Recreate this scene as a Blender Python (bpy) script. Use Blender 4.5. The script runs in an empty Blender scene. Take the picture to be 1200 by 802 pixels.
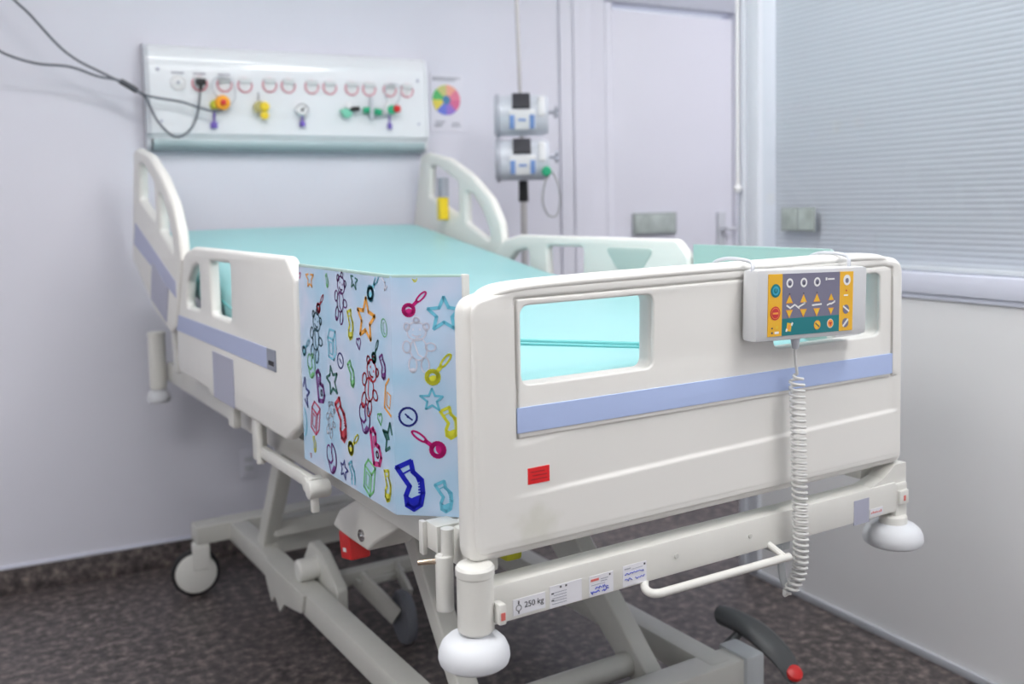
import bpy, bmesh, math, random
from mathutils import Vector, Matrix
random.seed(7)
PI = math.pi
S = bpy.context.scene
COL = S.collection
PHI = math.radians(-4.46)            # the room is turned a little against the bed
CP, SP = math.cos(PHI), math.sin(PHI)
ROOM = Matrix.Rotation(PHI, 4, 'Z')

# ------------------------------------------------------------------ materials
def mat(name, col, rough=0.5, metal=0.0, spec=0.5, noise=0.0, nscale=20, coat=0.0, bump=0.0, bscale=80, trans=0.0, sub=0.0):
    m = bpy.data.materials.new(name); m.use_nodes = True
    nt = m.node_tree; b = nt.nodes['Principled BSDF']
    b.inputs['Base Color'].default_value = (*col, 1)
    b.inputs['Roughness'].default_value = rough
    b.inputs['Metallic'].default_value = metal
    b.inputs['Specular IOR Level'].default_value = spec
    b.inputs['Coat Weight'].default_value = coat
    b.inputs['Coat Roughness'].default_value = 0.1
    b.inputs['Transmission Weight'].default_value = trans
    tc = nt.nodes.new('ShaderNodeTexCoord')
    if noise > 0:
        n = nt.nodes.new('ShaderNodeTexNoise'); n.inputs['Scale'].default_value = nscale; n.inputs['Detail'].default_value = 4
        r = nt.nodes.new('ShaderNodeValToRGB')
        r.color_ramp.elements[0].position = 0.3; r.color_ramp.elements[1].position = 0.7
        r.color_ramp.elements[0].color = (*[c * (1 - noise) for c in col], 1)
        r.color_ramp.elements[1].color = (*[min(1, c * (1 + noise)) for c in col], 1)
        nt.links.new(tc.outputs['Object'], n.inputs['Vector']); nt.links.new(n.outputs['Fac'], r.inputs['Fac'])
        nt.links.new(r.outputs['Color'], b.inputs['Base Color'])
    if bump > 0:
        n2 = nt.nodes.new('ShaderNodeTexNoise'); n2.inputs['Scale'].default_value = bscale; n2.inputs['Detail'].default_value = 3
        bp = nt.nodes.new('ShaderNodeBump'); bp.inputs['Strength'].default_value = bump; bp.inputs['Distance'].default_value = 0.002
        nt.links.new(tc.outputs['Object'], n2.inputs['Vector']); nt.links.new(n2.outputs['Fac'], bp.inputs['Height'])
        nt.links.new(bp.outputs['Normal'], b.inputs['Normal'])
    return m
def srgb(r, g, b):
    f = lambda c: (c / 255 / 12.92) if c / 255 <= 0.04045 else ((c / 255 + 0.055) / 1.055) ** 2.4
    return (f(r), f(g), f(b))
M = {}
M['plastic'] = mat('bed_plastic', (0.83, 0.82, 0.79), 0.38, noise=0.015, nscale=5, bump=0.02, bscale=300)
M['plastic_trim'] = mat('bed_plastic_smooth', (0.74, 0.74, 0.71), 0.30)
M['metal'] = mat('painted_metal', (0.75, 0.745, 0.71), 0.34, noise=0.02, nscale=9)
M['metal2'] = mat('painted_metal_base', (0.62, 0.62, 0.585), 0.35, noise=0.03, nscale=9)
M['cap'] = mat('grey_cap', (0.52, 0.55, 0.57), 0.45)
M['bumper'] = mat('bumper_plastic', (0.70, 0.72, 0.76), 0.6)
M['blue'] = mat('stripe_blue', srgb(180, 198, 240), 0.4)
M['lilac'] = mat('lilac_label', srgb(175, 177, 196), 0.5)
M['greylabel'] = mat('grey_label', srgb(140, 145, 160), 0.5)
M['teal'] = mat('mattress_teal', srgb(152, 205, 208), 0.36, noise=0.03, nscale=3, bump=0.05, bscale=25)
M['tealseam'] = mat('mattress_seam', srgb(108, 186, 188), 0.4)
M['wall'] = mat('wall_paint', (0.70, 0.705, 0.79), 0.55, noise=0.012, nscale=2, bump=0.02, bscale=120)
M['walllow'] = mat('partition_panel', (0.82, 0.82, 0.84), 0.45, noise=0.01, nscale=2)
M['trim'] = mat('white_trim', (0.72, 0.74, 0.86), 0.35)
M['frame'] = mat('aluminium_frame', (0.76, 0.79, 0.86), 0.3)
M['framegrey'] = mat('grey_frame', (0.50, 0.52, 0.60), 0.4)
M['ceil'] = mat('ceiling_paint', (0.86, 0.86, 0.87), 0.8)
M['black'] = mat('black_rubber', (0.015, 0.015, 0.017), 0.6)
M['wheelgrey'] = mat('grey_tread', (0.16, 0.17, 0.20), 0.55)
M['pedal'] = mat('dark_pedal', (0.07, 0.075, 0.08), 0.45)
M['red'] = mat('red_plastic', (0.65, 0.02, 0.02), 0.4)
M['redsticker'] = mat('red_sticker', (0.80, 0.015, 0.02), 0.4)
M['maroon'] = mat('dark_red_print', (0.42, 0.01, 0.015), 0.5)
M['chrome'] = mat('chrome', (0.75, 0.75, 0.76), 0.2, metal=1.0)
M['brass'] = mat('brass', (0.62, 0.50, 0.38), 0.25, metal=1.0)
M['panelwhite'] = mat('glossy_white_panel', (0.80, 0.82, 0.86), 0.14, noise=0.01, nscale=3, coat=0.4)
M['panelreflection'] = mat('panel_lower_reflection', (0.40, 0.50, 0.53), 0.25)  # teal mattress reflection on the panel's underside, put into the colour
M['white'] = mat('white_plastic', (0.80, 0.80, 0.82), 0.35)
M['ltgrey'] = mat('light_grey_plastic', (0.55, 0.57, 0.62), 0.35)
M['pumpbody'] = mat('pump_body', (0.62, 0.65, 0.72), 0.3)
M['pumpgrey'] = mat('pump_side', (0.46, 0.48, 0.55), 0.35)
M['pumpblue'] = mat('pump_keys', (0.20, 0.33, 0.66), 0.4)
M['screen'] = mat('dark_screen', (0.03, 0.03, 0.04), 0.6)
M['cable'] = mat('grey_cable', (0.14, 0.15, 0.18), 0.5)
M['cablelight'] = mat('light_grey_cable', (0.33, 0.34, 0.36), 0.5)
M['cord'] = mat('coiled_cord', (0.68, 0.68, 0.67), 0.4)
M['pink'] = mat('pink_ring', (0.74, 0.33, 0.40), 0.5)
M['redring'] = mat('red_ring', (0.72, 0.16, 0.22), 0.5)
M['socketgrey'] = mat('socket_lid', (0.62, 0.64, 0.66), 0.35)
M['yellow'] = mat('yellow_plastic', (0.85, 0.62, 0.02), 0.4)
M['orange'] = mat('orange_plastic', (0.92, 0.40, 0.01), 0.4)
M['green'] = mat('green_plastic', (0.02, 0.40, 0.20), 0.4)
M['lightgreen'] = mat('pale_green_plastic', (0.20, 0.62, 0.45), 0.35)
M['purple'] = mat('purple_tag', (0.16, 0.10, 0.45), 0.5)
M['steelpole'] = mat('pole_steel', (0.50, 0.49, 0.49), 0.35, metal=0.6)
M['clear'] = mat('clear_bowl', (0.88, 0.80, 0.35), 0.1, trans=0.6)
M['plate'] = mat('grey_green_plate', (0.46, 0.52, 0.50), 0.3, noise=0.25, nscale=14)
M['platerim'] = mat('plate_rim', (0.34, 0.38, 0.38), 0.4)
M['blind'] = mat('blind_slat', (0.80, 0.81, 0.87), 0.5)
M['paper'] = mat('paper', (0.72, 0.72, 0.80), 0.6)
M['printgrey'] = mat('grey_print', (0.38, 0.39, 0.45), 0.6)
M['handset'] = mat('handset_shell', (0.64, 0.65, 0.67), 0.35)
M['kamber'] = mat('keypad_amber', (0.86, 0.47, 0.02), 0.4)
M['kgrey'] = mat('keypad_grey', srgb(120, 118, 140), 0.4)
M['kteal'] = mat('keypad_teal', srgb(0, 122, 130), 0.4)
M['kyellow'] = mat('key_yellow', (0.85, 0.55, 0.03), 0.4)
M['korange'] = mat('key_orange', (0.90, 0.36, 0.05), 0.4)
M['kwhite'] = mat('key_white', (0.85, 0.85, 0.85), 0.4)
M['kred'] = mat('key_red', (0.62, 0.03, 0.04), 0.4)
M['kcyan'] = mat('key_cyan', srgb(60, 170, 200), 0.4)
M['kdark'] = mat('key_dark', (0.06, 0.06, 0.09), 0.4)
M['ink'] = mat('black_ink', (0.05, 0.05, 0.06), 0.6)
M['inkblue'] = mat('blue_ink', (0.10, 0.14, 0.62), 0.6)
M['inkred'] = mat('red_ink', (0.70, 0.16, 0.14), 0.6)
M['sticker'] = mat('white_sticker', (0.80, 0.80, 0.85), 0.4)
M['bagyellow'] = mat('yellow_tape', (0.55, 0.55, 0.03), 0.5)
M['recess'] = mat('rail_recess_reflection', (0.52, 0.60, 0.57), 0.4)  # darker green tint holds the reflection of the mattress
M['platform'] = mat('platform_plastic', (0.50, 0.51, 0.52), 0.5)
M['linkpanel_in'] = mat('gap_panel_plain', srgb(176, 206, 200), 0.3)
IC = dict(magenta=srgb(205, 20, 125), orange=srgb(240, 165, 50), lime=srgb(120, 205, 130), purple=srgb(115, 35, 135), darkgreen=srgb(15, 105, 95), cyan=srgb(110, 195, 222),
          pale=srgb(222, 224, 240), navy=srgb(35, 45, 140), red=srgb(205, 35, 60), teal=srgb(25, 95, 115), yellow=srgb(222, 222, 60), crimson=srgb(195, 40, 90), blue=srgb(15, 30, 190))
for k, v in IC.items(): M['ink_' + k] = mat('print_' + k, v, 0.35)

# printed gap panel: pale blue sheet with soft cloudy patches of its print
def panel_mat():
    m = mat('printed_panel', srgb(190, 214, 238), 0.22); nt = m.node_tree; b = nt.nodes['Principled BSDF']
    tc = nt.nodes.new('ShaderNodeTexCoord'); n = nt.nodes.new('ShaderNodeTexNoise'); n.inputs['Scale'].default_value = 9; n.inputs['Detail'].default_value = 2
    r = nt.nodes.new('ShaderNodeValToRGB')
    r.color_ramp.elements[0].position = 0.35; r.color_ramp.elements[0].color = (*srgb(168, 208, 236), 1)
    r.color_ramp.elements[1].position = 0.68; r.color_ramp.elements[1].color = (*srgb(206, 216, 240), 1)
    nt.links.new(tc.outputs['Object'], n.inputs['Vector']); nt.links.new(n.outputs['Fac'], r.inputs['Fac']); nt.links.new(r.outputs['Color'], b.inputs['Base Color'])
    return m
M['print'] = panel_mat()

def floor_mat():
    m = mat('vinyl_floor', (0.1, 0.1, 0.1), 0.42); nt = m.node_tree; b = nt.nodes['Principled BSDF']
    tc = nt.nodes.new('ShaderNodeTexCoord')
    n1 = nt.nodes.new('ShaderNodeTexNoise'); n1.inputs['Scale'].default_value = 34; n1.inputs['Detail'].default_value = 5; n1.inputs['Roughness'].default_value = 0.65
    r1 = nt.nodes.new('ShaderNodeValToRGB'); e = r1.color_ramp.elements
    e[0].position = 0.30; e[0].color = (*srgb(46, 43, 44), 1); e[1].position = 0.72; e[1].color = (*srgb(150, 138, 133), 1)
    x = r1.color_ramp.elements.new(0.5); x.color = (*srgb(88, 81, 81), 1)
    n2 = nt.nodes.new('ShaderNodeTexVoronoi'); n2.inputs['Scale'].default_value = 55
    r2 = nt.nodes.new('ShaderNodeValToRGB'); r2.color_ramp.elements[0].color = (0.55, 0.55, 0.56, 1); r2.color_ramp.elements[1].color = (1.15, 1.12, 1.10, 1)
    mx = nt.nodes.new('ShaderNodeMix'); mx.data_type = 'RGBA'; mx.blend_type = 'MULTIPLY'; mx.inputs['Factor'].default_value = 0.6
    nt.links.new(tc.outputs['Object'], n1.inputs['Vector']); nt.links.new(tc.outputs['Object'], n2.inputs['Vector'])
    nt.links.new(n1.outputs['Fac'], r1.inputs['Fac']); nt.links.new(n2.outputs['Distance'], r2.inputs['Fac'])
    nt.links.new(r1.outputs['Color'], mx.inputs['A']); nt.links.new(r2.outputs['Color'], mx.inputs['B'])
    nt.links.new(mx.outputs['Result'], b.inputs['Base Color'])
    return m
M['floor'] = floor_mat()

def plastic_stained():   # footboard plastic with its own yellowed scuff near the lower left
    m = mat('footboard_plastic', (0.83, 0.82, 0.79), 0.38); nt = m.node_tree; b = nt.nodes['Principled BSDF']
    tc = nt.nodes.new('ShaderNodeTexCoord'); mp = nt.nodes.new('ShaderNodeMapping')
    mp.inputs['Location'].default_value = (-0.128, 0, -0.752)
    sc = nt.nodes.new('ShaderNodeVectorMath'); sc.operation = 'MULTIPLY'; sc.inputs[1].default_value = (24, 0, 30)
    ln = nt.nodes.new('ShaderNodeVectorMath'); ln.operation = 'LENGTH'
    n = nt.nodes.new('ShaderNodeTexNoise'); n.inputs['Scale'].default_value = 38; n.inputs['Detail'].default_value = 4
    ad = nt.nodes.new('ShaderNodeMath'); ad.operation = 'MULTIPLY_ADD'; ad.inputs[1].default_value = 1.6
    r = nt.nodes.new('ShaderNodeValToRGB'); r.color_ramp.elements[0].position = 0.55; r.color_ramp.elements[0].color = (0.74, 0.735, 0.67, 1)
    r.color_ramp.elements[1].position = 1.0; r.color_ramp.elements[1].color = (0.83, 0.82, 0.79, 1)
    md = nt.nodes.new('ShaderNodeMath'); md.operation = 'MULTIPLY'; md.inputs[1].default_value = 0.5
    nt.links.new(tc.outputs['Object'], mp.inputs['Vector']); nt.links.new(mp.outputs['Vector'], sc.inputs[0]); nt.links.new(sc.outputs['Vector'], ln.inputs[0])
    nt.links.new(tc.outputs['Object'], n.inputs['Vector']); nt.links.new(n.outputs['Fac'], ad.inputs[0]); nt.links.new(ln.outputs['Value'], ad.inputs[2])
    nt.links.new(ad.outputs['Value'], md.inputs[0]); nt.links.new(md.outputs['Value'], r.inputs['Fac']); nt.links.new(r.outputs['Color'], b.inputs['Base Color'])
    return m
M['foot'] = plastic_stained()
M['stripeside'] = mat('side_stripe', srgb(176, 186, 220), 0.45)
M['stripehead'] = mat('head_stripe', srgb(182, 187, 215), 0.5)

def glass_mat():
    m = bpy.data.materials.new('window_glass'); m.use_nodes = True; nt = m.node_tree; nt.nodes.clear()
    o = nt.nodes.new('ShaderNodeOutputMaterial'); mx = nt.nodes.new('ShaderNodeMixShader'); t = nt.nodes.new('ShaderNodeBsdfTransparent'); g = nt.nodes.new('ShaderNodeBsdfGlossy')
    f = nt.nodes.new('ShaderNodeFresnel'); f.inputs['IOR'].default_value = 1.45
    t.inputs['Color'].default_value = (0.95, 0.965, 0.97, 1); g.inputs['Roughness'].default_value = 0.02
    ge = nt.nodes.new('ShaderNodeNewGeometry'); mu = nt.nodes.new('ShaderNodeMath'); mu.operation = 'SUBTRACT'; mu.use_clamp = True
    nt.links.new(f.outputs['Fac'], mu.inputs[0]); nt.links.new(ge.outputs['Backfacing'], mu.inputs[1]); nt.links.new(mu.outputs[0], mx.inputs['Fac']); nt.links.new(t.outputs[0], mx.inputs[1]); nt.links.new(g.outputs[0], mx.inputs[2]); nt.links.new(mx.outputs[0], o.inputs['Surface'])
    return m
M['glass'] = glass_mat()
def emit_mat(st):  # glow of the added ceiling fixtures out of view
    m = bpy.data.materials.new('added_light_diffuser'); m.use_nodes = True; b = m.node_tree.nodes['Principled BSDF']
    b.inputs['Emission Color'].default_value = (1.0, 0.985, 0.97, 1); b.inputs['Emission Strength'].default_value = st; return m

# ------------------------------------------------------------------ mesh helpers
def link(name, me, m, parent=None, smooth=True, angle=35):
    o = bpy.data.objects.new(name, me); COL.objects.link(o)
    ms = m if isinstance(m, (list, tuple)) else [m]
    if len(me.materials): me.materials.clear()
    for k in ms: me.materials.append(M[k] if isinstance(k, str) else k)
    if smooth:
        for p in me.polygons: p.use_smooth = True
        me.set_sharp_from_angle(angle=math.radians(angle))
    if parent is not None: o.parent = parent
    return o
def finish(name, bm, m, parent=None, smooth=True, angle=35, mtx=None):
    bmesh.ops.recalc_face_normals(bm, faces=bm.faces)
    if mtx is not None: bmesh.ops.transform(bm, matrix=mtx, verts=bm.verts)
    me = bpy.data.meshes.new(name); bm.to_mesh(me); bm.free()
    return link(name, me, m, parent, smooth, angle)
def add_box(bm, lo, hi, bev=0.0, seg=2, mi=0, mtx=None):
    r = bmesh.ops.create_cube(bm, size=1); vs = r['verts']
    c = [(a + b) / 2 for a, b in zip(lo, hi)]; s = [abs(b - a) for a, b in zip(lo, hi)]
    bmesh.ops.transform(bm, matrix=Matrix.Translation(c) @ Matrix.Diagonal((*s, 1)), verts=vs)
    fs = {f for v in vs for f in v.link_faces}
    if bev > 0:
        es = list({e for v in vs for e in v.link_edges})
        rr = bmesh.ops.bevel(bm, geom=es, offset=min(bev, min(s) * 0.49), segments=seg, affect='EDGES', profile=0.6)
        fs = set(rr['faces']) | {f for f in fs if f.is_valid}
        vs = list({v for f in fs for v in f.verts})
    for f in fs: f.material_index = mi
    if mtx is not None: bmesh.ops.transform(bm, matrix=mtx, verts=vs)
    return vs
def frame_from(p0, p1):
    d = (Vector(p1) - Vector(p0)); L = d.length; z = d.normalized()
    up = Vector((0, 0, 1)) if abs(z.z) < 0.95 else Vector((0, 1, 0))
    x = up.cross(z).normalized(); y = z.cross(x)
    m = Matrix((x, y, z)).transposed().to_4x4(); m.translation = Vector(p0); return m, L
def add_bar(bm, p0, p1, w, h, bev=0.004, mi=0):      # rectangular bar from p0 to p1: w sideways, h upwards
    m, L = frame_from(p0, p1)
    return add_box(bm, (-w / 2, -h / 2, 0), (w / 2, h / 2, L), bev, 2, mi, m)
def add_cyl(bm, p0, p1, r0, r1=None, n=24, bev=0.0, mi=0):
    r1 = r0 if r1 is None else r1
    m, L = frame_from(p0, p1)
    r = bmesh.ops.create_cone(bm, cap_ends=True, segments=n, radius1=r0, radius2=r1, depth=L)
    vs = r['verts']; bmesh.ops.transform(bm, matrix=m @ Matrix.Translation((0, 0, L / 2)), verts=vs)
    fs = {f for v in vs for f in v.link_faces}
    if bev > 0:
        es = [e for e in {e for v in vs for e in v.link_edges} if any(len(f.verts) > 4 for f in e.link_faces)]
        rr = bmesh.ops.bevel(bm, geom=es, offset=bev, segments=3, affect='EDGES', profile=0.5)
        fs = {f for f in fs if f.is_valid} | set(rr['faces'])
    for f in fs: f.material_index = mi
    return vs
def add_lathe(bm, prof, n=32, mtx=None, mi=0):        # prof: (radius, height) list, turned about z
    rings = []
    for r, z in prof:
        if r < 1e-6: rings.append([bm.verts.new((0, 0, z))])
        else: rings.append([bm.verts.new((r * math.cos(2 * PI * k / n), r * math.sin(2 * PI * k / n), z)) for k in range(n)])
    for a, b in zip(rings, rings[1:]):
        for k in range(n):
            k2 = (k + 1) % n
            if len(a) == 1 and len(b) == 1: continue
            if len(a) == 1: f = bm.faces.new((a[0], b[k], b[k2]))
            elif len(b) == 1: f = bm.faces.new((a[k], a[k2], b[0]))
            else: f = bm.faces.new((a[k], a[k2], b[k2], b[k]))
            f.material_index = mi
    vs = [v for r in rings for v in r]
    if mtx is not None: bmesh.ops.transform(bm, matrix=mtx, verts=vs)
    return vs
def smooth_path(pts, sub=8):
    P = [Vector(p) for p in pts]; out = []
    for i in range(len(P) - 1):
        p0 = P[max(i - 1, 0)]; p1 = P[i]; p2 = P[i + 1]; p3 = P[min(i + 2, len(P) - 1)]
        for k in range(sub):
            t = k / sub
            out.append(0.5 * ((2 * p1) + (p2 - p0) * t + (2 * p0 - 5 * p1 + 4 * p2 - p3) * t * t + (3 * p1 - p0 - 3 * p2 + p3) * t ** 3))
    out.append(P[-1]); return out
def add_tube(bm, pts, r, n=10, mi=0, closed=False):
    P = [Vector(p) for p in pts]; N = len(P); rings = []; prev = None
    for i, p in enumerate(P):
        a = P[(i - 1) % N] if closed else P[max(i - 1, 0)]; b = P[(i + 1) % N] if closed else P[min(i + 1, N - 1)]
        t = (b - a).normalized()
        if prev is None: u = (Vector((0, 0, 1)) if abs(t.z) < 0.9 else Vector((1, 0, 0))).cross(t).normalized()
        else: u = (prev - prev.dot(t) * t).normalized()
        prev = u; w = t.cross(u); rr = r[i] if isinstance(r, (list, tuple)) else r
        rings.append([bm.verts.new(p + rr * (math.cos(2 * PI * k / n) * u + math.sin(2 * PI * k / n) * w)) for k in range(n)])
    for i in range(N if closed else N - 1):
        a, b = rings[i], rings[(i + 1) % N]
        for k in range(n):
            f = bm.faces.new((a[k], a[(k + 1) % n], b[(k + 1) % n], b[k])); f.material_index = mi
    if not closed:
        for c in (rings[0][::-1], rings[-1]): f = bm.faces.new(c); f.material_index = mi
def fillet(pts, rad, n=6):        # rounded polygon
    out = []; N = len(pts)
    for i in range(N):
        p = Vector(pts[i][:2]); a = Vector(pts[i - 1][:2]); b = Vector(pts[(i + 1) % N][:2])
        r = pts[i][2] if len(pts[i]) > 2 else rad
        da, db = (a - p), (b - p); la, lb = da.length, db.length; da.normalize(); db.normalize()
        ang = math.acos(max(-1, min(1, da.dot(db))))
        t = min(r / math.tan(ang / 2) if ang > 0.01 else 0, la * 0.49, lb * 0.49)
        if t < 1e-5: out.append(p); continue
        s, e = p + da * t, p + db * t
        for k in range(n + 1):
            u = k / n; out.append((1 - u) ** 2 * s + 2 * u * (1 - u) * p + u * u * e)
    return out
def plate(name, loops, thick, bev, m, parent, mtx, angle=35):
    """flat part with rounded edges: outline and holes in (u, v), thickness centred on w = 0"""
    cu = bpy.data.curves.new(name, 'CURVE'); cu.dimensions = '2D'; cu.fill_mode = 'BOTH'
    for lp in loops:
        sp = cu.splines.new('POLY'); sp.points.add(len(lp) - 1); sp.use_cyclic_u = True
        for q, p in zip(sp.points, lp): q.co = (p[0], p[1], 0, 1)
    cu.extrude = max(thick / 2 - bev, 0); cu.bevel_depth = bev; cu.bevel_resolution = 3; cu.offset = -bev
    t = bpy.data.objects.new('tmp', cu); COL.objects.link(t)
    dg = bpy.context.evaluated_depsgraph_get(); me = bpy.data.meshes.new_from_object(t.evaluated_get(dg))
    bpy.data.objects.remove(t); bpy.data.curves.remove(cu)
    bm = bmesh.new(); bm.from_mesh(me); bpy.data.meshes.remove(me)
    bmesh.ops.remove_doubles(bm, verts=bm.verts, dist=1e-5)
    return finish(name, bm, m, parent, True, angle, mtx)
def M_XZ(y0):      # (u, v, w) -> (x, z) plane at y0
    return Matrix(((1, 0, 0, 0), (0, 0, -1, y0), (0, 1, 0, 0), (0, 0, 0, 1)))
def M_YZ(x0):      # (u, v, w) -> (y, z) plane at x0
    return Matrix(((0, 0, 1, x0), (1, 0, 0, 0), (0, 1, 0, 0), (0, 0, 0, 1)))
def thing(name, label, cat, loc=(0, 0, 0), rotz=0, group=None):
    o = bpy.data.objects.new(name, None); COL.objects.link(o); o.empty_display_size = 0.1
    o.location = loc; o.rotation_euler = (0, 0, rotz); o['label'] = label; o['category'] = cat
    if group: o['group'] = group
    return o
def tag(o, label, cat, group=None):
    o['label'] = label; o['category'] = cat
    if group: o['group'] = group
    return o
def struct(o): o['kind'] = 'structure'; return o
def rw(x, y, z=0.0):            # room coordinates to world
    return Vector((CP * x - SP * y, SP * x + CP * y, z))
def text_faces(bm, s, size, mtx, mi):
    cu = bpy.data.curves.new('t', 'FONT'); cu.body = s; cu.size = size; cu.align_x = 'CENTER'; cu.align_y = 'CENTER'; cu.extrude = 0.0002
    t = bpy.data.objects.new('t', cu); COL.objects.link(t)
    me = bpy.data.meshes.new_from_object(t.evaluated_get(bpy.context.evaluated_depsgraph_get()))
    bpy.data.objects.remove(t); bpy.data.curves.remove(cu)
    n0 = len(bm.verts); f0 = len(bm.faces); bm.from_mesh(me); bpy.data.meshes.remove(me)
    bm.verts.ensure_lookup_table(); bm.faces.ensure_lookup_table()
    bmesh.ops.transform(bm, matrix=mtx, verts=bm.verts[n0:])
    for f in bm.faces[f0:]: f.material_index = mi

# ------------------------------------------------------------------ room
YB, XR, XL, YF, ZC = 2.24, 1.575, -2.6, -3.2, 2.75
XA = 3.3
def room_box(name, lo, hi, m, bev=0.0):
    bm = bmesh.new(); add_box(bm, lo, hi, bev); o = finish(name, bm, m, None, bev > 0); o.matrix_world = ROOM; return o
struct(room_box('floor', (XL - .1, YF - .1, -0.1), (XA + .1, YB + .1, 0), 'floor'))
struct(room_box('ceiling', (XL - .1, YF - .1, ZC), (XA + .1, YB + .1, ZC + .1), 'ceil'))
# back wall with a door opening in the alcove
bm = bmesh.new()
add_box(bm, (XL - .1, YB, 0), (1.72, YB + .1, ZC)); add_box(bm, (1.72, YB, 2.06), (2.42, YB + .1, ZC)); add_box(bm, (2.42, YB, 0), (XA + .1, YB + .1, ZC))
o = finish('wall_back', bm, 'wall', None, False); o.matrix_world = ROOM; struct(o)
struct(room_box('wall_left', (XL - .1, YF, 0), (XL, YB, ZC), 'ceil'))
struct(room_box('wall_front', (XL, YF - .1, 0), (XA, YF, ZC), 'ceil'))
struct(room_box('wall_alcove', (XA, YF, 0), (XA + .1, YB, ZC), 'wall'))
# partition wall on the right: low panel, band, window, lintel
bm = bmesh.new()
add_box(bm, (XR, YF, 0), (XR + .07, 1.20, 0.975)); add_box(bm, (XR, YF, 2.35), (XR + .07, 1.20, ZC)); add_box(bm, (XR, YF, 0.975), (XR + .07, -1.6, 2.35))
o = finish('wall_right', bm, 'walllow', None, False); o.matrix_world = ROOM; struct(o)
bm = bmesh.new(); add_box(bm, (XR - .012, YF, 0.972), (XR + .075, 1.155, 1.026), 0.004); add_box(bm, (XR - .006, YF, 0.9585), (XR + .0, 1.155, 0.9715), 0.001)
o = finish('trim_1', bm, 'trim'); o.matrix_world = ROOM; struct(o)
o = room_box('baseboard_right', (XR - .012, YF, 0), (XR - .0005, 1.20, 0.022), 'ltgrey', 0.003); struct(o)
o = room_box('baseboard_back', (XL, YB - .006, 0), (1.70, YB - .0005, 0.085), 'floor', 0.002); struct(o)
o = room_box('trim_2', (XL, YB - .007, 0.086), (1.47, YB - .0005, 0.098), 'trim', 0.002); struct(o)
# window: posts, glass, blind behind the glass
win = bpy.data.objects.new('window_1', None); COL.objects.link(win); win.matrix_world = ROOM; struct(win)
bm = bmesh.new()
add_box(bm, (XR - .012, 1.155, 0), (XR + .078, 1.185, ZC), 0.004)
add_box(bm, (XR - .004, 1.187, 0), (XR + .070, 1.215, ZC), 0.003)
add_box(bm, (XR - .010, 1.218, 0), (XR + .075, 1.250, ZC), 0.006)
add_box(bm, (XR - .006, -1.6, 2.30), (XR + .075, 1.155, 2.36), 0.004)
finish('window_frame', bm, 'frame', win)
bm = bmesh.new(); add_box(bm, (XR + .006, -1.6, 1.027), (XR + .010, 1.153, 2.30)); finish('window_pane', bm, 'glass', win, False)
# venetian blind (one thing, slats are its pattern)
bl = thing('venetian_blind', 'blue-grey venetian blind with closed narrow slats behind the window glass', 'blind'); bl.matrix_world = ROOM
bm = bmesh.new(); z = 1.045; pitch = 0.0148
tilt = math.radians(72)
while z < 2.27:
    y0, y1 = -1.58, 1.13
    n = 3; w = 0.0180; prev = None
    for k in range(n + 1):
        t = k / n - 0.5; dx = t * w * math.cos(tilt); dz = t * w * math.sin(tilt) ; cr = 0.0018 * (1 - 4 * t * t)
        a = bm.verts.new((XR + .038 - dx * 1.0 - cr * math.sin(tilt), y0, z + dz + cr * math.cos(tilt)))
        b = bm.verts.new((XR + .038 - dx * 1.0 - cr * math.sin(tilt), y1, z + dz + cr * math.cos(tilt)))
        if prev: bm.faces.new((prev[0], prev[1], b, a))
        prev = (a, b)
    z += pitch
finish('slats', bm, 'blind', bl)
bm = bmesh.new(); add_box(bm, (XR + .026, -1.58, 2.27), (XR + .050, 1.13, 2.295), 0.003); finish('head_rail', bm, 'white', bl)
bm = bmesh.new(); add_box(bm, (XR + .028, -1.58, 1.028), (XR + .048, 1.13, 1.040), 0.003); finish('bottom_rail', bm, 'white', bl)
# opening tube with a knob in front of the post
wd = thing('blind_wand', 'white vertical wand with a small knob hanging before the window post', 'wand'); wd.matrix_world = ROOM
bm = bmesh.new(); add_cyl(bm, (XR - .024, 1.236, 1.27), (XR - .024, 1.236, 2.40), 0.0065); finish('wand_tube', bm, 'white', wd)
bm = bmesh.new(); add_lathe(bm, [(0, -.012), (.010, -.011), (.014, 0), (.010, .012), (0, .013)], 20, Matrix.Translation((XR - .024, 1.236, 1.262))); finish('knob', bm, 'white', wd)
bm = bmesh.new(); add_cyl(bm, (XR - .024, 1.236, 0.95), (XR - .024, 1.236, 1.25), 0.003); finish('lower_rod', bm, 'framegrey', wd)
bm = bmesh.new(); add_box(bm, (XR - .030, 1.226, 2.392), (XR - .0105, 1.246, 2.412), 0.002); finish('bracket', bm, 'white', wd)
# corner post between the two stretches of the back wall
bm = bmesh.new(); add_box(bm, (1.475, YB - .012, 0), (1.625, YB - .0005, ZC - .001), 0.006); add_box(bm, (1.535, YB - .015, 0), (1.560, YB - .02, ZC - .001), 0.003)
o = finish('trim_3', bm, 'wall'); o.matrix_world = ROOM; struct(o)
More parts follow.
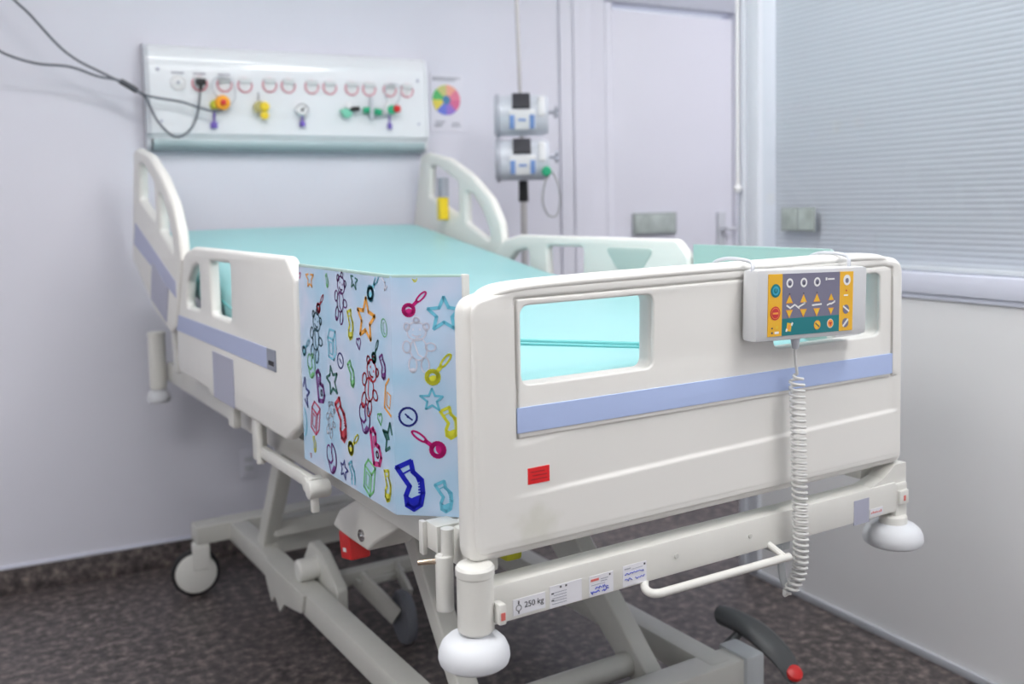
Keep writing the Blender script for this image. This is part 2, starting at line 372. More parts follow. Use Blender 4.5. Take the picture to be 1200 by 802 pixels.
# door in the alcove
dr = bpy.data.objects.new('door_1', None); COL.objects.link(dr); dr.matrix_world = ROOM; struct(dr)
bm = bmesh.new(); add_box(bm, (1.735, YB + .008, 0.005), (2.385, YB + .045, 2.035), 0.002); finish('door_leaf', bm, 'wall', dr)
bm = bmesh.new(); add_box(bm, (1.70, YB - .004, 0), (1.733, YB + .09, 2.09), 0.003); add_box(bm, (2.387, YB - .012, 0), (2.425, YB + .09, 2.09), 0.003); finish('door_frame', bm, 'wall', dr)
bm = bmesh.new(); add_box(bm, (1.70, YB - .014, 2.062), (2.46, YB + .08, 2.20), 0.003); finish('door_header', bm, 'framegrey', dr)
bm = bmesh.new(); add_box(bm, (2.29, YB - .004, 1.00), (2.335, YB + .0075, 1.175), 0.004); add_cyl(bm, (2.312, YB - .03, 1.10), (2.312, YB, 1.10), 0.008); add_cyl(bm, (2.312, YB - .03, 1.10), (2.365, YB - .03, 1.10), 0.008); finish('door_handle', bm, 'ltgrey', dr)
pl = thing('door_plate', 'grey-green rectangular plate fixed on the pale door beyond the far rail', 'plate'); pl.matrix_world = ROOM
bm = bmesh.new(); add_box(bm, (1.833, YB - .004, 1.085), (2.060, YB + .0075, 1.180), 0.003); finish('plate_rim', bm, 'platerim', pl)
bm = bmesh.new(); add_box(bm, (1.843, YB - .007, 1.094), (2.050, YB - .003, 1.171), 0.002); finish('plate_face', bm, 'plate', pl)
pl = thing('window_plate_image', 'small grey-green stand-in on the window glass for a plate image seen in the pane', 'plate'); pl.matrix_world = ROOM  # added solid plate standing in for an image in the glass
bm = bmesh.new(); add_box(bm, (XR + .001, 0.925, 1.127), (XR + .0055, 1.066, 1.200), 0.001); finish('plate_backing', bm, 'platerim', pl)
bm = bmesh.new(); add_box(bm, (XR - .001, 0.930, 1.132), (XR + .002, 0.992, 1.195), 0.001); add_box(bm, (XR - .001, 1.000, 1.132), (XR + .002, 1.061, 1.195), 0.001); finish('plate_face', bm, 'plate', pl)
# faint low wall socket behind the bed
ws = thing('wall_socket', 'pale wall socket low on the back wall behind the bed', 'socket'); ws.matrix_world = ROOM
bm = bmesh.new(); add_box(bm, (0.145, YB - .010, 0.275), (0.200, YB - .0005, 0.375), 0.003); finish('face_plate', bm, 'wall', ws)
bm = bmesh.new(); add_box(bm, (0.158, YB - .012, 0.300), (0.187, YB - .0095, 0.318), 0.001); add_box(bm, (0.158, YB - .012, 0.330), (0.187, YB - .0095, 0.348), 0.001); finish('outlet', bm, 'ltgrey', ws)

# poster
ps = thing('poster', 'paper poster with a multicoloured wheel beside the medical supply panel', 'poster'); ps.matrix_world = ROOM
def add_quad(bm, pts, mi=0):
    f = bm.faces.new([bm.verts.new(p) for p in pts]); f.material_index = mi; return f
px0, px1, pz0, pz1 = 0.905, 1.045, 1.510, 1.730; yp = YB - .003
bm = bmesh.new(); add_box(bm, (px0, yp, pz0), (px1, YB - .0006, pz1)); finish('sheet', bm, 'paper', ps, False)
wc = [srgb(235, 170, 150), srgb(225, 130, 155), srgb(215, 110, 150), srgb(150, 120, 205), srgb(110, 125, 215), srgb(225, 210, 90), srgb(90, 185, 110), srgb(200, 200, 130)]
wm = [mat('wheel_colour', c, 0.6) for c in wc] + [mat('wheel_centre', srgb(80, 130, 170), 0.6)]
bm = bmesh.new(); cx, cz, R0 = 0.972, 1.631, 0.058
for k in range(8):
    a0 = PI / 2 - k * PI / 4; seg = []
    for q in range(7): a = a0 - q * PI / 24; seg.append((cx + R0 * math.cos(a), yp - .0012, cz + R0 * math.sin(a)))
    add_quad(bm, [(cx, yp - .0012, cz)] + seg, k)
add_quad(bm, [(cx + .017 * math.cos(k * PI / 8), yp - .0020, cz + .017 * math.sin(k * PI / 8)) for k in range(16)], 8)
finish('colour_wheel', bm, wm, ps, False)
for blk in (((1.712, .915, 1.03), (1.704, .915, 1.01)), ((1.545, .925, .965), (1.535, .92, .955), (1.528, .92, .95)), ((1.540, .995, 1.025), (1.53, .99, 1.03))):
    bm = bmesh.new()
    for zz, a, b in blk: add_quad(bm, [(a, yp - .0012, zz), (b, yp - .0012, zz), (b, yp - .0012, zz + .005), (a, yp - .0012, zz + .005)])
    finish('printed_text', bm, 'printgrey', ps, False)

# added lights out of view, placed and sized to balance the brightness
EM = emit_mat(9.0)
def added_light(label, x, y, L=1.2, W=0.6):
    t = thing('added_light', label, 'added ceiling light', rw(x, y, ZC), PHI, 'added lights out of view')
    bm = bmesh.new()
    for lo, hi in (((-L / 2, -W / 2), (L / 2, -W / 2 + .03)), ((-L / 2, W / 2 - .03), (L / 2, W / 2)), ((-L / 2, -W / 2 + .03), (-L / 2 + .03, W / 2 - .03)), ((L / 2 - .03, -W / 2 + .03), (L / 2, W / 2 - .03))):
        add_box(bm, (*lo, -.03), (*hi, -.0005))
    finish('light_frame', bm, 'white', t, False)
    bm = bmesh.new(); add_box(bm, (-L / 2 + .03, -W / 2 + .03, -.022), (L / 2 - .03, W / 2 - .03, -.012)); o = finish('diffuser', bm, 'white', t, False); o.data.materials[0] = EM
added_light('added flat white light out of view over the middle of the bed', 0.15, 0.45, 1.2, 0.42)
added_light('added flat white light out of view over the open floor before the footboard', 0.5, -1.9, 1.2, 0.3)
added_light('added flat white light out of view over the floor beside the right partition', 1.1, -0.8, 0.45, 1.2)
added_light('added flat white light out of view over the open floor left of the bed', -1.55, -0.3, 1.2, 0.62)
added_light('added flat white light out of view behind the window partition', 2.5, 0.6, 0.6, 1.2)

# ------------------------------------------------------------------ medical supply panel on the wall
hp = thing('medical_supply_panel', 'long glossy white medical supply panel with round sockets on the back wall', 'panel'); hp.matrix_world = ROOM
HX0, HX1 = -0.112, 0.856
prof = [(0, 1.778), (.030, 1.776), (.052, 1.762), (.064, 1.738), (.070, 1.70), (.074, 1.50), (.070, 1.482), (.058, 1.462)]
prof_low = [(.058, 1.462), (.060, 1.452), (.055, 1.438), (.035, 1.428), (0, 1.426)]
def extr(name, prof, x0, x1, m, parent, caps=True):
    bm = bmesh.new(); A = [bm.verts.new((x0, YB - .0008 - d, z)) for d, z in prof]; B = [bm.verts.new((x1, YB - .0008 - d, z)) for d, z in prof]
    for i in range(len(prof) - 1): bm.faces.new((A[i], A[i + 1], B[i + 1], B[i]))
    if caps: bm.faces.new(A[::-1]); bm.faces.new(B)
    return finish(name, bm, m, parent)
extr('upper_cover', smooth_path([(a, b, 0) for a, b in prof], 3) and [(v.x, v.y) for v in smooth_path([(a, b, 0) for a, b in prof], 3)], HX0, HX1, 'panelwhite', hp)
extr('lower_rail', [(v.x, v.y) for v in smooth_path([(a, b, 0) for a, b in prof_low], 3)], HX0 + .006, HX1 + .01, 'panelreflection', hp)
for x0, x1 in ((HX0 - .014, HX0), (HX1, HX1 + .010)):
    pp = [(v.x + .003, v.y) for v in smooth_path([(a, b, 0) for a, b in prof + [(.055, 1.44), (.035, 1.426), (0, 1.424)]], 3)]
    extr('end_cap', pp, x0, x1, 'panelwhite' if x0 > 0 else 'ltgrey', hp)  # left end in grey: its shadow is put into the colour
yf = YB - .073
def socket(x, z, kind):
    t = Matrix.Translation((x, yf, z)) @ Matrix.Rotation(PI / 2, 4, 'X')
    bm = bmesh.new(); add_lathe(bm, [(0, .004), (.018, .004), (.020, .003), (.022, -.0016), (0, -.0016)], 28, t)
    s = finish('outlet', bm, 'white', hp)
    bm = bmesh.new(); add_lathe(bm, [(.0205, -.0014), (.0215, .006), (.025, .006), (.0262, -.0014)], 28, t)
    finish('outlet_ring', bm, {'pink': 'pink', 'red': 'redring', 'plain': 'white'}[kind], s)
    if kind != 'plain':
        bm = bmesh.new(); add_box(bm, (x - .021, yf - .011, z + .004), (x + .021, yf - .002, z + .024), 0.004); finish('outlet_lid', bm, 'socketgrey', s)
    else:
        bm = bmesh.new(); add_box(bm, (x - .005, yf - .010, z - .004), (x + .005, yf - .002, z + .006), 0.002); finish('hook', bm, 'framegrey', s)
for x, k in ((-.023, 'plain'), (.046, 'red'), (.127, 'pink'), (.195, 'pink'), (.279, 'pink'), (.344, 'pink'), (.427, 'pink'), (.492, 'pink'), (.573, 'pink'), (.638, 'pink'), (.717, 'pink'), (.783, 'pink')):
    socket(x, 1.651 if x > .2 else 1.647, k)
for x, z in ((-.085, 1.69), (.828, 1.69), (.828, 1.53), (-.08, 1.52)):
    bm = bmesh.new(); add_lathe(bm, [(0, .003), (.005, .002), (.006, -.001), (0, -.001)], 16, Matrix.Translation((x, yf, z)) @ Matrix.Rotation(PI / 2, 4, 'X')); finish('screw', bm, 'lilac', hp)
for x in (-.023, .046, .127):
    bm = bmesh.new(); add_box(bm, (x - .02, yf - .0016, 1.678), (x + .02, yf + .002, 1.683)); finish('printed_caption', bm, 'printgrey', hp, False)

def rmx(x, y, z): return Matrix.Translation((x, y, z)) @ Matrix.Rotation(PI / 2, 4, 'X')     # lathe axis towards the viewer (-y)
# valves and gauges plugged in the panel
v = thing('gas_valve', 'orange and yellow gas valve with a purple tag on the left of the supply panel', 'valve', (0, 0, 0)); v.matrix_world = ROOM
bm = bmesh.new(); add_lathe(bm, [(0, -.002), (.012, -.002), (.012, .012), (.024, .016), (.026, .030), (.022, .040), (0, .042)], 28, rmx(.113, yf, 1.583)); finish('valve_body', bm, 'orange', v)
bm = bmesh.new(); add_lathe(bm, [(0, .041), (.010, .042), (.009, .052), (0, .053)], 20, rmx(.113, yf, 1.583)); finish('knob', bm, 'red', v)
bm = bmesh.new(); add_cyl(bm, (.090, yf + .001, 1.578), (.090, yf - .028, 1.578), 0.015, None, 20, .003); add_box(bm, (.078, yf - .024, 1.562), (.102, yf - .002, 1.573), 0.003); finish('collar', bm, 'bagyellow', v)
bm = bmesh.new(); add_cyl(bm, (.088, yf - .016, 1.565), (.086, yf - .012, 1.520), 0.004, None, 12); add_box(bm, (.074, yf - .018, 1.498), (.097, yf - .006, 1.520), 0.005); finish('tag', bm, 'purple', v)
bm = bmesh.new(); add_tube(bm, smooth_path([(.100, yf - .02, 1.60), (.080, yf - .035, 1.630), (.090, yf - .035, 1.662), (.125, yf - .02, 1.668), (.150, yf - .03, 1.655), (.154, yf - .035, 1.60), (.135, yf - .03, 1.572)]), 0.0028, 8); finish('hose', bm, 'ltgrey', v)
v = thing('suction_valve', 'bright yellow suction valve with a clear bowl right of the orange valve', 'valve'); v.matrix_world = ROOM
bm = bmesh.new(); add_lathe(bm, [(0, -.002), (.012, -.002), (.013, .010), (.019, .014), (.020, .034), (0, .036)], 24, rmx(.235, yf, 1.573)); finish('bowl', bm, 'clear', v)
bm = bmesh.new(); add_lathe(bm, [(0, .002), (.016, .004), (.017, .022), (.012, .028), (0, .029)], 24, rmx(.252, yf - .012, 1.574)); finish('upper_knob', bm, 'yellow', v)
bm = bmesh.new(); add_lathe(bm, [(0, .002), (.013, .004), (.014, .020), (0, .024)], 24, rmx(.252, yf - .012, 1.545)); add_cyl(bm, (.25, yf - .014, 1.548), (.25, yf - .014, 1.57), .006); finish('lower_knob', bm, 'yellow', v)
bm = bmesh.new(); add_cyl(bm, (.240, yf - .004, 1.59), (.240, yf - .004, 1.625), .004); finish('stem', bm, 'ltgrey', v)
v = thing('pressure_gauge', 'small round chrome gauge with a purple tag at the middle of the supply panel', 'gauge'); v.matrix_world = ROOM
bm = bmesh.new(); add_lathe(bm, [(0, -.002), (.010, -.002), (.010, .010), (.021, .012), (.022, .026), (.019, .028)], 28, rmx(.384, yf, 1.568)); finish('case', bm, 'chrome', v)
bm = bmesh.new(); add_lathe(bm, [(0, .0262), (.0195, .026)], 28, rmx(.384, yf, 1.568)); finish('dial', bm, 'white', v)
bm = bmesh.new(); add_bar(bm, (.380, yf - .0275, 1.562), (.394, yf - .0275, 1.579), .003, .002, 0); add_lathe(bm, [(0, .029), (.005, .029), (.005, .026)], 12, rmx(.384, yf, 1.568)); finish('needle', bm, 'screen', v)
bm = bmesh.new(); add_cyl(bm, (.386, yf - .014, 1.548), (.386, yf - .014, 1.530), .004, None, 12); add_lathe(bm, [(0, -.011), (.009, -.009), (.011, 0), (.008, .010), (0, .012)], 16, Matrix.Translation((.386, yf - .014, 1.520))); finish('tag', bm, 'purple', v)
v = thing('oxygen_fitting', 'green oxygen fitting with a black nozzle right of the chrome gauge', 'valve'); v.matrix_world = ROOM
bm = bmesh.new(); add_lathe(bm, [(0, -.002), (.010, -.002), (.012, .012), (.018, .016), (.018, .030), (0, .033)], 24, rmx(.545, yf, 1.562)); add_box(bm, (.522, yf - .022, 1.565), (.545, yf - .010, 1.574), .003); finish('fitting_body', bm, 'lightgreen', v)
bm = bmesh.new(); add_lathe(bm, [(0, .0), (.011, .002), (.011, .012), (0, .014)], 20, rmx(.548, yf - .026, 1.586)); finish('cap', bm, 'white', v)
bm = bmesh.new(); add_cyl(bm, (.552, yf - .024, 1.574), (.592, yf - .024, 1.578), .009, .008, 16, .002); finish('nozzle', bm, 'black', v)
v = thing('flow_meter', 'long green and white flow meter in the right half of the supply panel', 'valve'); v.matrix_world = ROOM
bm = bmesh.new(); add_lathe(bm, [(0, -.002), (.008, -.002), (.008, .014), (0, .016)], 20, rmx(.638, yf, 1.578)); add_cyl(bm, (.638, yf - .022, 1.540), (.638, yf - .022, 1.622), .009, .008, 20, .002); finish('glass_tube', bm, 'ltgrey', v)
bm = bmesh.new(); add_cyl(bm, (.606, yf - .022, 1.572), (.628, yf - .022, 1.575), .010, .012, 18, .002); add_cyl(bm, (.648, yf - .022, 1.570), (.674, yf - .022, 1.566), .012, .012, 18, .002); finish('green_nut', bm, 'green', v)
bm = bmesh.new(); add_cyl(bm, (.674, yf - .022, 1.568), (.684, yf - .022, 1.568), .007, None, 12); finish('chrome_stub', bm, 'chrome', v)
v = thing('air_valve', 'green air valve with a red knob at the right end of the supply panel', 'valve'); v.matrix_world = ROOM
bm = bmesh.new(); add_lathe(bm, [(0, -.002), (.010, -.002), (.010, .012), (.016, .014), (.017, .034), (0, .036)], 24, rmx(.712, yf, 1.577)); finish('valve_body', bm, 'green', v)
bm = bmesh.new(); add_lathe(bm, [(0, .0), (.013, .001), (.014, .012), (.010, .016), (0, .017)], 20, rmx(.730, yf - .028, 1.580)); finish('knob', bm, 'red', v)
bm = bmesh.new(); add_cyl(bm, (.700, yf - .02, 1.598), (.700, yf - .02, 1.606), .008, .006, 16); add_cyl(bm, (.696, yf - .02, 1.562), (.696, yf - .02, 1.596), .008, None, 16, .002); finish('cap', bm, 'white', v)
bm = bmesh.new(); add_cyl(bm, (.708, yf - .016, 1.562), (.708, yf - .014, 1.528), .003, None, 10); add_box(bm, (.700, yf - .019, 1.508), (.716, yf - .011, 1.530), .003); finish('tag', bm, 'purple', v)
bm = bmesh.new(); add_tube(bm, smooth_path([(.700, yf - .02, 1.606), (.688, yf - .03, 1.63), (.695, yf - .03, 1.665), (.722, yf - .02, 1.672), (.745, yf - .03, 1.66), (.742, yf - .035, 1.62), (.728, yf - .02, 1.594)]), .0024, 8); finish('hose', bm, 'ltgrey', v)
# black plug + cables
pg = thing('black_plug', 'black plug pushed into the red-ringed socket of the supply panel', 'plug'); pg.matrix_world = ROOM
bm = bmesh.new(); add_box(bm, (.030, yf - .034, 1.640), (.062, yf - .0117, 1.661), .005); finish('plug_body', bm, 'black', pg)
bm = bmesh.new(); add_cyl(bm, (.046, yf - .028, 1.640), (.043, yf - .028, 1.620), .006, .004, 14); finish('strain_relief', bm, 'black', pg)
def cable(label, pts, r=0.0040):
    bm = bmesh.new(); add_tube(bm, smooth_path(pts, 10), r, 10)
    o = finish('power_cable', bm, 'cable'); o.matrix_world = ROOM; return tag(o, label, 'cable')
yc = yf - .030
cable('grey cable from the top left drooping in a loop up to the black plug', [(-.72, yc - .02, 2.16), (-.521, yc, 1.905), (-.455, yc, 1.835), (-.38, yc, 1.745), (-.325, yc, 1.700), (-.262, yc, 1.668), (-.195, yc, 1.634), (-.135, yc, 1.598), (-.118, yc, 1.565), (-.095, yc, 1.515), (-.058, yc, 1.475), (-.028, yc, 1.468), (.008, yc, 1.495), (.030, yc, 1.545), (.042, yc, 1.615)])
cable('grey cable from the left edge running straight to the orange valve', [(-.80, yc - .04, 1.80), (-.60, yc - .02, 1.745), (-.52, yc - .012, 1.705), (-.440, yc - .012, 1.683), (-.35, yc - .012, 1.678), (-.27, yc - .012, 1.652), (-.205, yc - .012, 1.640), (-.14, yc - .012, 1.602), (-.09, yc - .012, 1.590), (-.02, yc - .012, 1.580), (.045, yc - .012, 1.560), (.085, yc - .016, 1.552), (.108, yc - .010, 1.556)])
bm = bmesh.new(); add_tube(bm, smooth_path([(-.205, yc - .006, 1.641), (-.18, yc - .006, 1.627), (-.155, yc - .006, 1.611)], 6), .0092, 12)
o = finish('cable_sleeve', bm, 'black'); o.matrix_world = ROOM; tag(o, 'short black sleeve holding the two grey cables together', 'cable sleeve')

# ------------------------------------------------------------------ drip stand with two pumps
PX, PY = 1.175, 2.0
PO = -.004
iv = thing('drip_stand', 'tall steel drip stand on wheels in the corner behind the bed', 'drip stand', rw(PX, PY, 0), PHI)
bm = bmesh.new(); add_cyl(bm, (0, 0, .10), (.0, 0, 1.30), .0125, None, 20); finish('lower_pole', bm, 'steelpole', iv)
bm = bmesh.new(); add_cyl(bm, (0, 0, 1.30), (-.018, 0, 2.15), .007, None, 16); finish('upper_pole', bm, 'steelpole', iv)
bm = bmesh.new(); add_cyl(bm, (0, 0, 1.235), (0, 0, 1.325), .019, .017, 20, .002); finish('clamp_collar', bm, 'black', iv)
for sx in (-1, 1):
    bm = bmesh.new(); add_tube(bm, smooth_path([(-.018, 0, 2.13), (-.018 + sx * .06, 0, 2.13), (-.018 + sx * .09, 0, 2.10), (-.018 + sx * .11, 0, 2.12)]), .004, 8); finish('hook', bm, 'steelpole', iv)
for k in range(5):
    a = k * 2 * PI / 5 + .3; L = .19; e = (L * math.cos(a), L * math.sin(a))
    bm = bmesh.new(); add_bar(bm, (0, 0, .115), (e[0], e[1], .085), .03, .02); lg = finish('leg', bm, 'steelpole', iv)
    bm = bmesh.new(); add_cyl(bm, (e[0] - .012 * math.sin(a), e[1] + .012 * math.cos(a), .033), (e[0] + .012 * math.sin(a), e[1] - .012 * math.cos(a), .033), .032, None, 24, .004); add_cyl(bm, (e[0], e[1], .05), (e[0], e[1], .085), .008); finish('wheel', bm, 'black', lg)
bm = bmesh.new(); add_cyl(bm, (0, 0, .09), (0, 0, .14), .04, .03, 24, .004); finish('hub', bm, 'steelpole', iv)
def pump(label, z0, h, green):
    t = thing('infusion_pump', label, 'pump', rw(PX + PO, PY, z0), PHI - math.radians(27), 'infusion pumps on the drip stand')
    x0, x1 = -.100, .095; yc_ = -.085; zc = h / 2; R = h / 2
    # barrel along x, flattened, with facets towards the viewer
    prof2 = [(x0, R * .86), (x0 + .02, R * .93), (x1 - .02, R * .93), (x1, R * .84)]
    bm = bmesh.new(); n = 28; rings = []
    for x, r in prof2:
        rings.append([bm.verts.new((x, yc_ + .78 * r * math.cos(2 * PI * k / n), zc + r * math.sin(2 * PI * k / n))) for k in range(n)])
    for a, b in zip(rings, rings[1:]):
        for k in range(n): bm.faces.new((a[k], a[(k + 1) % n], b[(k + 1) % n], b[k]))
    bm.faces.new(rings[0]); bm.faces.new(rings[-1]); finish('pump_body', bm, 'pumpbody', t)
    bm = bmesh.new(); add_lathe(bm, [(0, .004), (R * .80, .004), (R * 1.0, -.004), (R * 1.0, -.014), (R * .86, -.020), (0, -.020)], 28, Matrix.Translation((x0 + .004, yc_, zc)) @ Matrix.Rotation(-PI / 2, 4, 'Y') @ Matrix.Diagonal((1, .80, 1, 1))); finish('side_cap', bm, 'pumpgrey', t)
    q = Matrix.Translation((-.002, yc_ - .050, zc + R * .56)) @ Matrix.Rotation(math.radians(-24), 4, 'X')
    bm = bmesh.new(); add_box(bm, (-.032, -.010, -.026), (.032, .012, .030), .003, 2, 0, q); fr = finish('display', bm, 'screen', t)
    q = Matrix.Translation((0, yc_ - .058, zc - R * .25)) @ Matrix.Rotation(math.radians(14), 4, 'X')
    bm = bmesh.new(); add_box(bm, (-.048, -.006, -.036), (.048, .018, .034), .006, 2, 0, q); kp = finish('keypad', bm, 'white', t)
    bm = bmesh.new()
    for x in (-.036, .036):
        add_box(bm, (x - .009, -.009, -.032), (x + .009, -.004, .018), .002, 2, 0, q)
    add_box(bm, (-.014, -.009, -.004), (.014, -.004, .004), .001, 2, 0, q)
    finish('keys', bm, 'pumpblue', kp)
    bm = bmesh.new(); add_box(bm, (x1 - .038, yc_ - .066, zc - .01), (x1 - .012, yc_ - .03, zc + R * .78), .010, 3); finish('side_grip', bm, 'white', t)
    bm = bmesh.new(); add_cyl(bm, (x1 - .002, yc_, zc + .01), (x1 + .028, yc_, zc + .01), .007, None, 14)
    for k in range(5):
        a = 2 * PI * k / 5; add_bar(bm, (x1 + .028, yc_, zc + .01), (x1 + .028 + .004, yc_ + .022 * math.cos(a), zc + .01 + .022 * math.sin(a)), .010, .010, .002)
    finish('clamp_knob', bm, 'pumpgrey', t)
    bm = bmesh.new(); add_box(bm, (-.028, yc_ + .045, zc - .03), (.032, .020, zc + .03), .004); finish('pole_clamp', bm, 'pumpgrey', t)
    if green:
        bm = bmesh.new(); add_lathe(bm, [(0, 0), (.015, 0), (.018, .004), (.018, .012), (.013, .018), (0, .019)], 24, rmx(x1 - .010, yc_ - .052, .036)); finish('green_button', bm, 'green', t)
    return t
pump('upper grey-white infusion pump with a dark display on the drip stand', 1.468, .160, False)
pump('lower grey-white infusion pump with a green round button below the other pump', 1.306, .161, True)
bm = bmesh.new(); c0 = (PX + .030, PY - .165)
add_tube(bm, smooth_path([(c0[0], c0[1] + .01, 1.345), (c0[0] - .030, c0[1], 1.30), (c0[0] - .040, c0[1], 1.235), (c0[0] - .018, c0[1], 1.185), (c0[0] + .018, c0[1], 1.185), (c0[0] + .032, c0[1], 1.24), (c0[0] + .022, c0[1], 1.30), (c0[0] + .008, c0[1] + .012, 1.34)]), .0032, 8)
o = finish('pump_cable', bm, 'cablelight'); o.matrix_world = ROOM; tag(o, 'grey cable looped below the green button of the lower pump', 'cable')

# ------------------------------------------------------------------ THE BED
bed = thing('hospital_bed', 'large adjustable cream hospital bed with rails, blue stripes and toy-print panel', 'bed', (0, 0, 0))
# footboard -----------------------------------------------------------
W = 0.978
XE = .020
outer = fillet([(XE, .712, .024), (XE, 1.090, .030), (0.10, 1.108, .15), (.90, 1.116, .15), (W, 1.106, .035), (W, .712, .024)], .03, 8)
w1 = fillet([(.109, .962), (.354, .962), (.356, 1.078), (.109, 1.077)], .016, 6)
w2 = fillet([(.622, .966), (.902, .966), (.902, 1.083), (.622, 1.081)], .016, 6)
fb = plate('footboard', [outer, w1, w2], .040, .013, 'foot', bed, M_XZ(.028))
# raised surround of the face, with a shaped lower skin that has a shallow hollow and a fuller bottom band
XS = XE + .009
outer2 = fillet([(XS, .724, .018), (XS, 1.086, .022), (0.10, 1.102, .15), (.90, 1.110, .15), (W - .012, 1.100, .026), (W - .012, .724, .018)], .03, 8)
inner = fillet([(XS + .012, .738), (XS + .012, .884), (.097, .884), (.097, 1.088), (.915, 1.096), (.938, 1.091), (.938, .884), (W - .024, .884), (W - .024, .738)], .003, 4)
plate('front_surround', [outer2, inner], .010, .0045, 'foot', fb, M_XZ(.0085))
plate('window_panel', [fillet([(.102, .884), (.102, 1.087), (.918, 1.094), (.933, 1.089), (.933, .884)], .004, 4), w1, w2], .009, .0035, 'foot', fb, M_XZ(.0085))
def sst(a, b, t): t = max(0, min(1, (t - a) / (b - a))); return t * t * (3 - 2 * t)
def skin_y(x, z):
    zb = .800 + .022 * (x - .1)
    rec = .0040 * sst(.05, .26, x) * (1 - sst(.930, .962, x)) * sst(zb - .003, zb + .004, z)
    rec = max(rec, .0040 * sst(.095, .10, x) * (1 - sst(.936, .94, x)) * sst(.868, .884, z) * .8)
    if z > .8845: rec = 0
    ex = min(x - (XS + .004), (W - .016) - x, z - .730, (.884 - z) * 99 + 99 if x < .097 or x > .938 else 1, 1.078 - z)
    return .0031 + rec + .0010 * (1 - sst(0, .006, ex))
bm = bmesh.new(); g = []
xa0, xa1 = XS + .004, W - .016
XSS = [xa0 + (.097 - xa0) * i / 12 for i in range(12)] + [.097 + (.938 - .097) * i / 90 for i in range(90)] + [.938 + (xa1 - .938) * i / 8 for i in range(9)]
ZSS = [.730 + (.8845 - .730) * j / 70 for j in range(71)] + [.8845 + (1.078 - .8845) * j / 24 for j in range(1, 25)]
for z in ZSS: g.append([bm.verts.new((x, skin_y(x, z), z)) for x in XSS])
for j in range(len(ZSS) - 1):
    for i in range(len(XSS) - 1):
        if ZSS[j] > .884 and 12 <= i < 102: continue
        bm.faces.new((g[j][i], g[j][i + 1], g[j + 1][i + 1], g[j + 1][i]))
bmesh.ops.delete(bm, geom=[v for v in bm.verts if not v.link_faces], context='VERTS')
me = bpy.data.meshes.new('lower_skin'); bm.to_mesh(me); bm.free(); link('lower_skin', me, 'foot', fb, True, 80)
# hand rim along the top
bm = bmesh.new()
rim = smooth_path([(.050, .032, 1.084), (.10, .032, 1.1015), (.30, .032, 1.1075), (.60, .032, 1.1105), (.88, .032, 1.1115), (.945, .032, 1.095)], 8)
rings = []
for i, p in enumerate(rim):
    e = min(i, len(rim) - 1 - i) / 7; e = min(1, .55 + .45 * e)
    rings.append([bm.verts.new(p + Vector((0, e * .030 * math.copysign(abs(math.cos(a)) ** .7, math.cos(a)), e * .0085 * math.copysign(abs(math.sin(a)) ** .8, math.sin(a))))) for a in [2 * PI * k / 24 for k in range(24)]])
for a, b in zip(rings, rings[1:]):
    for k in range(24): bm.faces.new((a[k], a[(k + 1) % 24], b[(k + 1) % 24], b[k]))
bm.faces.new(rings[0]); bm.faces.new(rings[-1]); finish('top_rim', bm, 'foot', fb)
o = plate('stripe', [fillet([(.099, .893), (.099, .930), (.936, .929), (.936, .891)], .001, 2)], .0024, .0005, 'blue', fb, M_XZ(.0033)); o['label'] = 'light blue stripe'
bm = bmesh.new(); add_box(bm, (.116, .0035, .815), (.154, .0060, .839), .0004); st = finish('warning_sticker', bm, 'redsticker', fb, False); st['label'] = 'red sticker'
bm = bmesh.new()
for k in range(3): add_box(bm, (.121 + .003 * (k == 1), .0031, .821 + k * .0055), (.149 - .004 * (k == 2), .0037, .8225 + k * .0055))
finish('sticker_print', bm, 'maroon', st, False)
# printed gap panels -----------------------------------------------------
CORN = [(-.004, .617), (-.004, .20), (.080, .125)]
def gap_panel(name, mirror, m):
    def mx(x): return 1.004 - (x + .004) if mirror else x
    bm = bmesh.new(); th = .006
    inn = [(.002, .617), (.002, .2035), (.084, .1305)]
    zt, zb = (1.115, .741)
    for (a, b, c, d) in ((CORN[0], CORN[1], inn[1], inn[0]), (CORN[1], CORN[2], inn[2], inn[1])):
        vs = [bm.verts.new((mx(p[0]), p[1], z)) for z in (zb, zt) for p in (a, b, c, d)]
        for f in ((0, 1, 2, 3), (4, 5, 6, 7), (0, 1, 5, 4), (2, 3, 7, 6)): bm.faces.new([vs[i] for i in f])
        if a is CORN[0]: bm.faces.new([vs[i] for i in (0, 3, 7, 4)])
        else: bm.faces.new([vs[i] for i in (1, 2, 6, 5)])
    bmesh.ops.remove_doubles(bm, verts=bm.verts, dist=1e-5)
    o = finish(name, bm, m, bed, False)
    bm = bmesh.new(); add_bar(bm, (mx(.086), .1275, zb + .002), (mx(.086), .1275, zt + .003), .012, .014, .003); finish('edge_strip', bm, 'plastic_trim', o)
    bm = bmesh.new(); add_bar(bm, (mx(-.001), .617, zt), (mx(-.001), .2018, zt), .007, .006, .002); add_bar(bm, (mx(-.001), .2018, zt), (mx(.082), .1278, zt), .007, .006, .002); finish('edge_strip', bm, 'linkpanel_in', o)
    return o
gp = gap_panel('toy_print_panel', False, 'print'); gp['label'] = 'pale blue panel printed with toy outlines'
gp2 = gap_panel('plain_gap_panel', True, 'linkpanel_in'); gp2['label'] = 'plain pale green-white panel'
